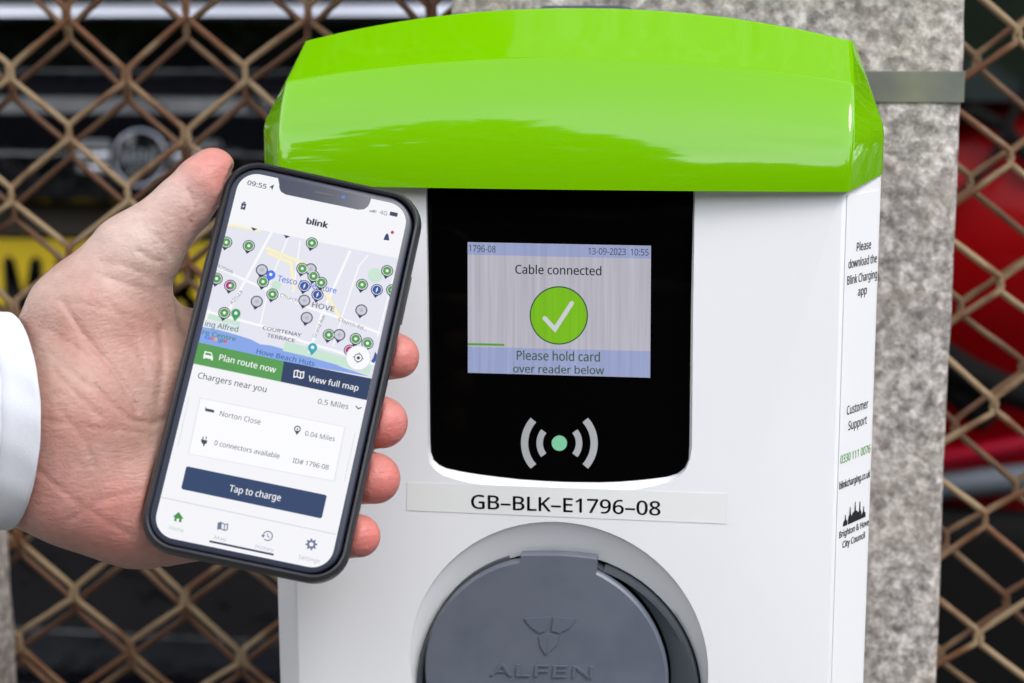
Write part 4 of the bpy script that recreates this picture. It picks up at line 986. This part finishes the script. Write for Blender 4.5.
un, vn = U[near], V_[near]; dn = D[near]; G_ = np.zeros_like(un)
for pts, dep, wd_ in creases:
    best = np.full(un.shape, 1e9, np.float32)
    for a, b in zip(pts[:-1], pts[1:]):
        ex, ey = b[0]-a[0], b[1]-a[1]; t = np.clip(((un-a[0])*ex+(vn-a[1])*ey)/(ex*ex+ey*ey), 0, 1); best = np.minimum(best, (un-a[0]-t*ex)**2+(vn-a[1]-t*ey)**2)
    G_ = np.maximum(G_, dep*np.exp(-best/(wd_*wd_*.5)))
zc_ = -np.array([HP(120, 400, 30)[2]]); front_m = zfront[near] < zc_[0]+8
D[near] = dn + G_*1.05*front_m
# surface nets
def surface_nets(D, lo, h):
    s = D < 0; nx, ny, nz = D.shape
    c = np.zeros((nx-1, ny-1, nz-1), np.int8)
    for i in (0, 1):
        for j in (0, 1):
            for k in (0, 1): c += s[i:nx-1+i, j:ny-1+j, k:nz-1+k]
    act = (c > 0) & (c < 8); idx = -np.ones(act.shape, np.int64); cells = np.argwhere(act); idx[act] = np.arange(len(cells))
    acc = np.zeros((len(cells), 3)); cnt = np.zeros(len(cells))
    cor = [(i, j, k) for i in (0, 1) for j in (0, 1) for k in (0, 1)]
    for a in cor:
        for axx in range(3):
            if a[axx]: continue
            b = list(a); b[axx] = 1
            da = D[cells[:, 0]+a[0], cells[:, 1]+a[1], cells[:, 2]+a[2]]; db = D[cells[:, 0]+b[0], cells[:, 1]+b[1], cells[:, 2]+b[2]]
            mk = (da < 0) != (db < 0); t = np.where(mk, da/np.where(mk, da-db, 1), 0)
            p = np.tile(np.array(a, float), (len(cells), 1)); p[:, axx] += t; acc[mk] += p[mk]; cnt[mk] += 1
    V = lo+h*(cells+acc/cnt[:, None]); F = []
    for axx in range(3):
        o1, o2_ = [(1, 2), (2, 0), (0, 1)][axx]
        sl0 = [slice(None)]*3; sl1 = [slice(None)]*3; sl0[axx] = slice(0, -1); sl1[axx] = slice(1, None)
        ch_ = np.argwhere(s[tuple(sl0)] != s[tuple(sl1)])
        ok = (ch_[:, o1] > 0) & (ch_[:, o2_] > 0) & (ch_[:, o1] < D.shape[o1]-1) & (ch_[:, o2_] < D.shape[o2_]-1); ch_ = ch_[ok]
        sg = s[ch_[:, 0], ch_[:, 1], ch_[:, 2]]
        def cid(d1, d2):
            q = ch_.copy(); q[:, o1] -= d1; q[:, o2_] -= d2; return idx[q[:, 0], q[:, 1], q[:, 2]]
        qd = np.stack([cid(0, 0), cid(1, 0), cid(1, 1), cid(0, 1)], 1); qd[~sg] = qd[~sg][:, ::-1]; F.append(qd)
    return V, np.concatenate(F)
HV, HF = surface_nets(D, lo_, VX)
# relax the net a little so voxel steps vanish
ed = np.concatenate([HF[:, [0, 1]], HF[:, [1, 2]], HF[:, [2, 3]], HF[:, [3, 0]]]); ed = np.concatenate([ed, ed[:, ::-1]])
for it in range(1):
    acc = np.zeros_like(HV); np.add.at(acc, ed[:, 0], HV[ed[:, 1]]); cn = np.bincount(ed[:, 0], minlength=len(HV))[:, None]
    HV = HV*.5+.5*acc/np.maximum(cn, 1)
WV = (HV/1000)@CR.T+CC-np.array(pr.location)
me = bpy.data.meshes.new('hand'); me.from_pydata(WV.tolist(), [], HF.tolist()); me.polygons.foreach_set('use_smooth', [True]*len(me.polygons))
# natural flush of the skin: redder at finger pads, thumb tip and palm heel
red = np.zeros(len(HV))
for (px, py, dz, r_, s_) in ((403, 357, 13, 12, 1.0), (388, 428, 12, 13, 1.0), (382, 482, 12, 13, 1.0), (366, 538, 12, 11, 1.0), (216, 172, 0, 13, .7), (190, 215, 0, 14, .25), (110, 520, 8, 26, .45), (60, 500, 8, 26, .4), (120, 330, 0, 30, .2), (75, 440, 0, 26, .25)):
    red = np.maximum(red, s_*np.exp(-((HV-HP(px, py, dz))**2).sum(1)/(r_*r_)))
pale = np.zeros(len(HV))  # paler knuckle skin, with light from above put into the thumb's tone
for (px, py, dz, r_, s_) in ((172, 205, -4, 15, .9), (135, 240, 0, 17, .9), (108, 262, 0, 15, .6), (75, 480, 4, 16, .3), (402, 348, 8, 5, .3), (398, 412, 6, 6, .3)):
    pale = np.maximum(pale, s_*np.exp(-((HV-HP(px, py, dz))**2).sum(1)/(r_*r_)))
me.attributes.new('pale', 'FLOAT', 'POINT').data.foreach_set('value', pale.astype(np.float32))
at_ = me.attributes.new('flush', 'FLOAT', 'POINT'); at_.data.foreach_set('value', red.astype(np.float32))
def skin():
    m = mat('skin', (.56, .36, .29), .46, spec=.35); n = m.node_tree.nodes; L = m.node_tree.links; b = n['Principled BSDF']
    a = n.new('ShaderNodeAttribute'); a.attribute_name = 'flush'; t = n.new('ShaderNodeTexCoord')
    z = n.new('ShaderNodeTexNoise'); z.inputs['Scale'].default_value = 85; z.inputs['Detail'].default_value = 5; L.new(t.outputs['Object'], z.inputs['Vector'])
    r = n.new('ShaderNodeMapRange'); r.inputs['From Min'].default_value = .36; r.inputs['From Max'].default_value = .66; L.new(z.outputs['Fac'], r.inputs['Value'])
    x = n.new('ShaderNodeMix'); x.data_type = 'RGBA'; x.inputs['A'].default_value = (.385, .257, .206, 1); x.inputs['B'].default_value = (.335, .192, .148, 1); L.new(r.outputs[0], x.inputs['Factor'])
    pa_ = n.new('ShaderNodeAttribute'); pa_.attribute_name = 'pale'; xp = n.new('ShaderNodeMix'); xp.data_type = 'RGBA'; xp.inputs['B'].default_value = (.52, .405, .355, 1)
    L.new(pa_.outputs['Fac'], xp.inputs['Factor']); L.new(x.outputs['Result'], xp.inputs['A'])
    y = n.new('ShaderNodeMix'); y.data_type = 'RGBA'; y.inputs['B'].default_value = (.60, .165, .145, 1); L.new(a.outputs['Fac'], y.inputs['Factor']); L.new(xp.outputs['Result'], y.inputs['A']); L.new(y.outputs['Result'], b.inputs['Base Color'])
    b.inputs['Subsurface Weight'].default_value = .1; b.inputs['Subsurface Radius'].default_value = (1, .35, .2); b.inputs['Subsurface Scale'].default_value = .004
    z2 = n.new('ShaderNodeTexNoise'); z2.inputs['Scale'].default_value = 260; z2.inputs['Detail'].default_value = 3; L.new(t.outputs['Object'], z2.inputs['Vector'])
    r2 = n.new('ShaderNodeMapRange'); r2.inputs['From Min'].default_value = .35; r2.inputs['From Max'].default_value = .7; r2.inputs['To Min'].default_value = .94; r2.inputs['To Max'].default_value = 1.07; L.new(z2.outputs['Fac'], r2.inputs['Value'])
    vm = n.new('ShaderNodeVectorMath'); vm.operation = 'SCALE'; L.new(y.outputs['Result'], vm.inputs[0]); L.new(r2.outputs[0], vm.inputs['Scale']); L.new(vm.outputs[0], b.inputs['Base Color'])
    # fine skin relief: crossing wrinkles and pores
    mp_ = n.new('ShaderNodeMapping'); mp_.inputs['Scale'].default_value = (240, 240, 620); mp_.inputs['Rotation'].default_value = (.3, .5, .2); L.new(t.outputs['Object'], mp_.inputs[0])
    w1 = n.new('ShaderNodeTexNoise'); w1.inputs['Scale'].default_value = 1; w1.inputs['Detail'].default_value = 6; w1.inputs['Distortion'].default_value = .6; L.new(mp_.outputs[0], w1.inputs['Vector'])
    vo = n.new('ShaderNodeTexVoronoi'); vo.feature = 'DISTANCE_TO_EDGE'; vo.inputs['Scale'].default_value = 520; L.new(t.outputs['Object'], vo.inputs['Vector'])
    ad = n.new('ShaderNodeMath'); ad.operation = 'MULTIPLY_ADD'; ad.inputs[1].default_value = .5; L.new(vo.outputs['Distance'], ad.inputs[0]); L.new(w1.outputs['Fac'], ad.inputs[2])
    u = n.new('ShaderNodeBump'); u.inputs['Strength'].default_value = .5; u.inputs['Distance'].default_value = .0007; L.new(ad.outputs[0], u.inputs['Height']); L.new(u.outputs[0], b.inputs['Normal']); return m
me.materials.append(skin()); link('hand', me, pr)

# sleeve: a cuff round the wrist, running out of the picture to the left
def cam2w(p): return (np.asarray(p)/1000)@CR.T+CC
m = MB(); loops = []
NS = 72; c0 = HP(6, 421, 30); c1 = HP(-330, 440, 55)
axis = c1-c0; Ls = np.linalg.norm(axis); axis /= Ls
e1 = np.array([0, 1., 0]); e1 -= axis*(e1@axis); e1 /= np.linalg.norm(e1); e2 = np.cross(axis, e1)      # e2 = towards the viewer or away
if e2[2] < 0: e2 = -e2
def sl_pt(t, s_, grow=0):
    fold = .9*math.sin(3*t+s_*.05)+1.5*math.sin(5*t-s_*.13+1)*min(1, s_/20)+1.1*math.sin(8*t+s_*.24)*min(1, s_/30)+.25*math.sin(17*t+s_*.3)
    a, b = 39.2+grow+fold*.5+s_*.035, 35.5+grow+fold+s_*.05
    push = -24.0*math.sin(t+.10) if s_ < 60 else -24.0*math.sin(t+.10)*max(0, 1-(s_-60)/40)          # rim runs further over the palm on the near side
    return c0+axis*(s_+push)+e1*a*math.cos(t)+e2*b*math.sin(t)
ss = [0, 1.0, 2.5, 5, 9, 12, 12.8, 13.6, 17, 25, 35, 48, 60, 75, 92, 110, 125]
ts = [2*math.pi*k/NS for k in range(NS)]
for s_ in reversed(ss): loops.append([cam2w(sl_pt(t, s_, -.9 if s_ in (12.8,) else 0)) for t in ts])
loops.append([cam2w(sl_pt(t, -.5, -.8)) for t in ts]); loops.append([cam2w(sl_pt(t, .3, -1.8)) for t in ts]); loops.append([cam2w(sl_pt(t, 20, -2.2)) for t in ts])
m.loft(loops, True, True, False); m.build('sleeve', M['sleeve'], pr, 60)

for o in bpy.data.objects:
    if '_local' in o: del o['_local']
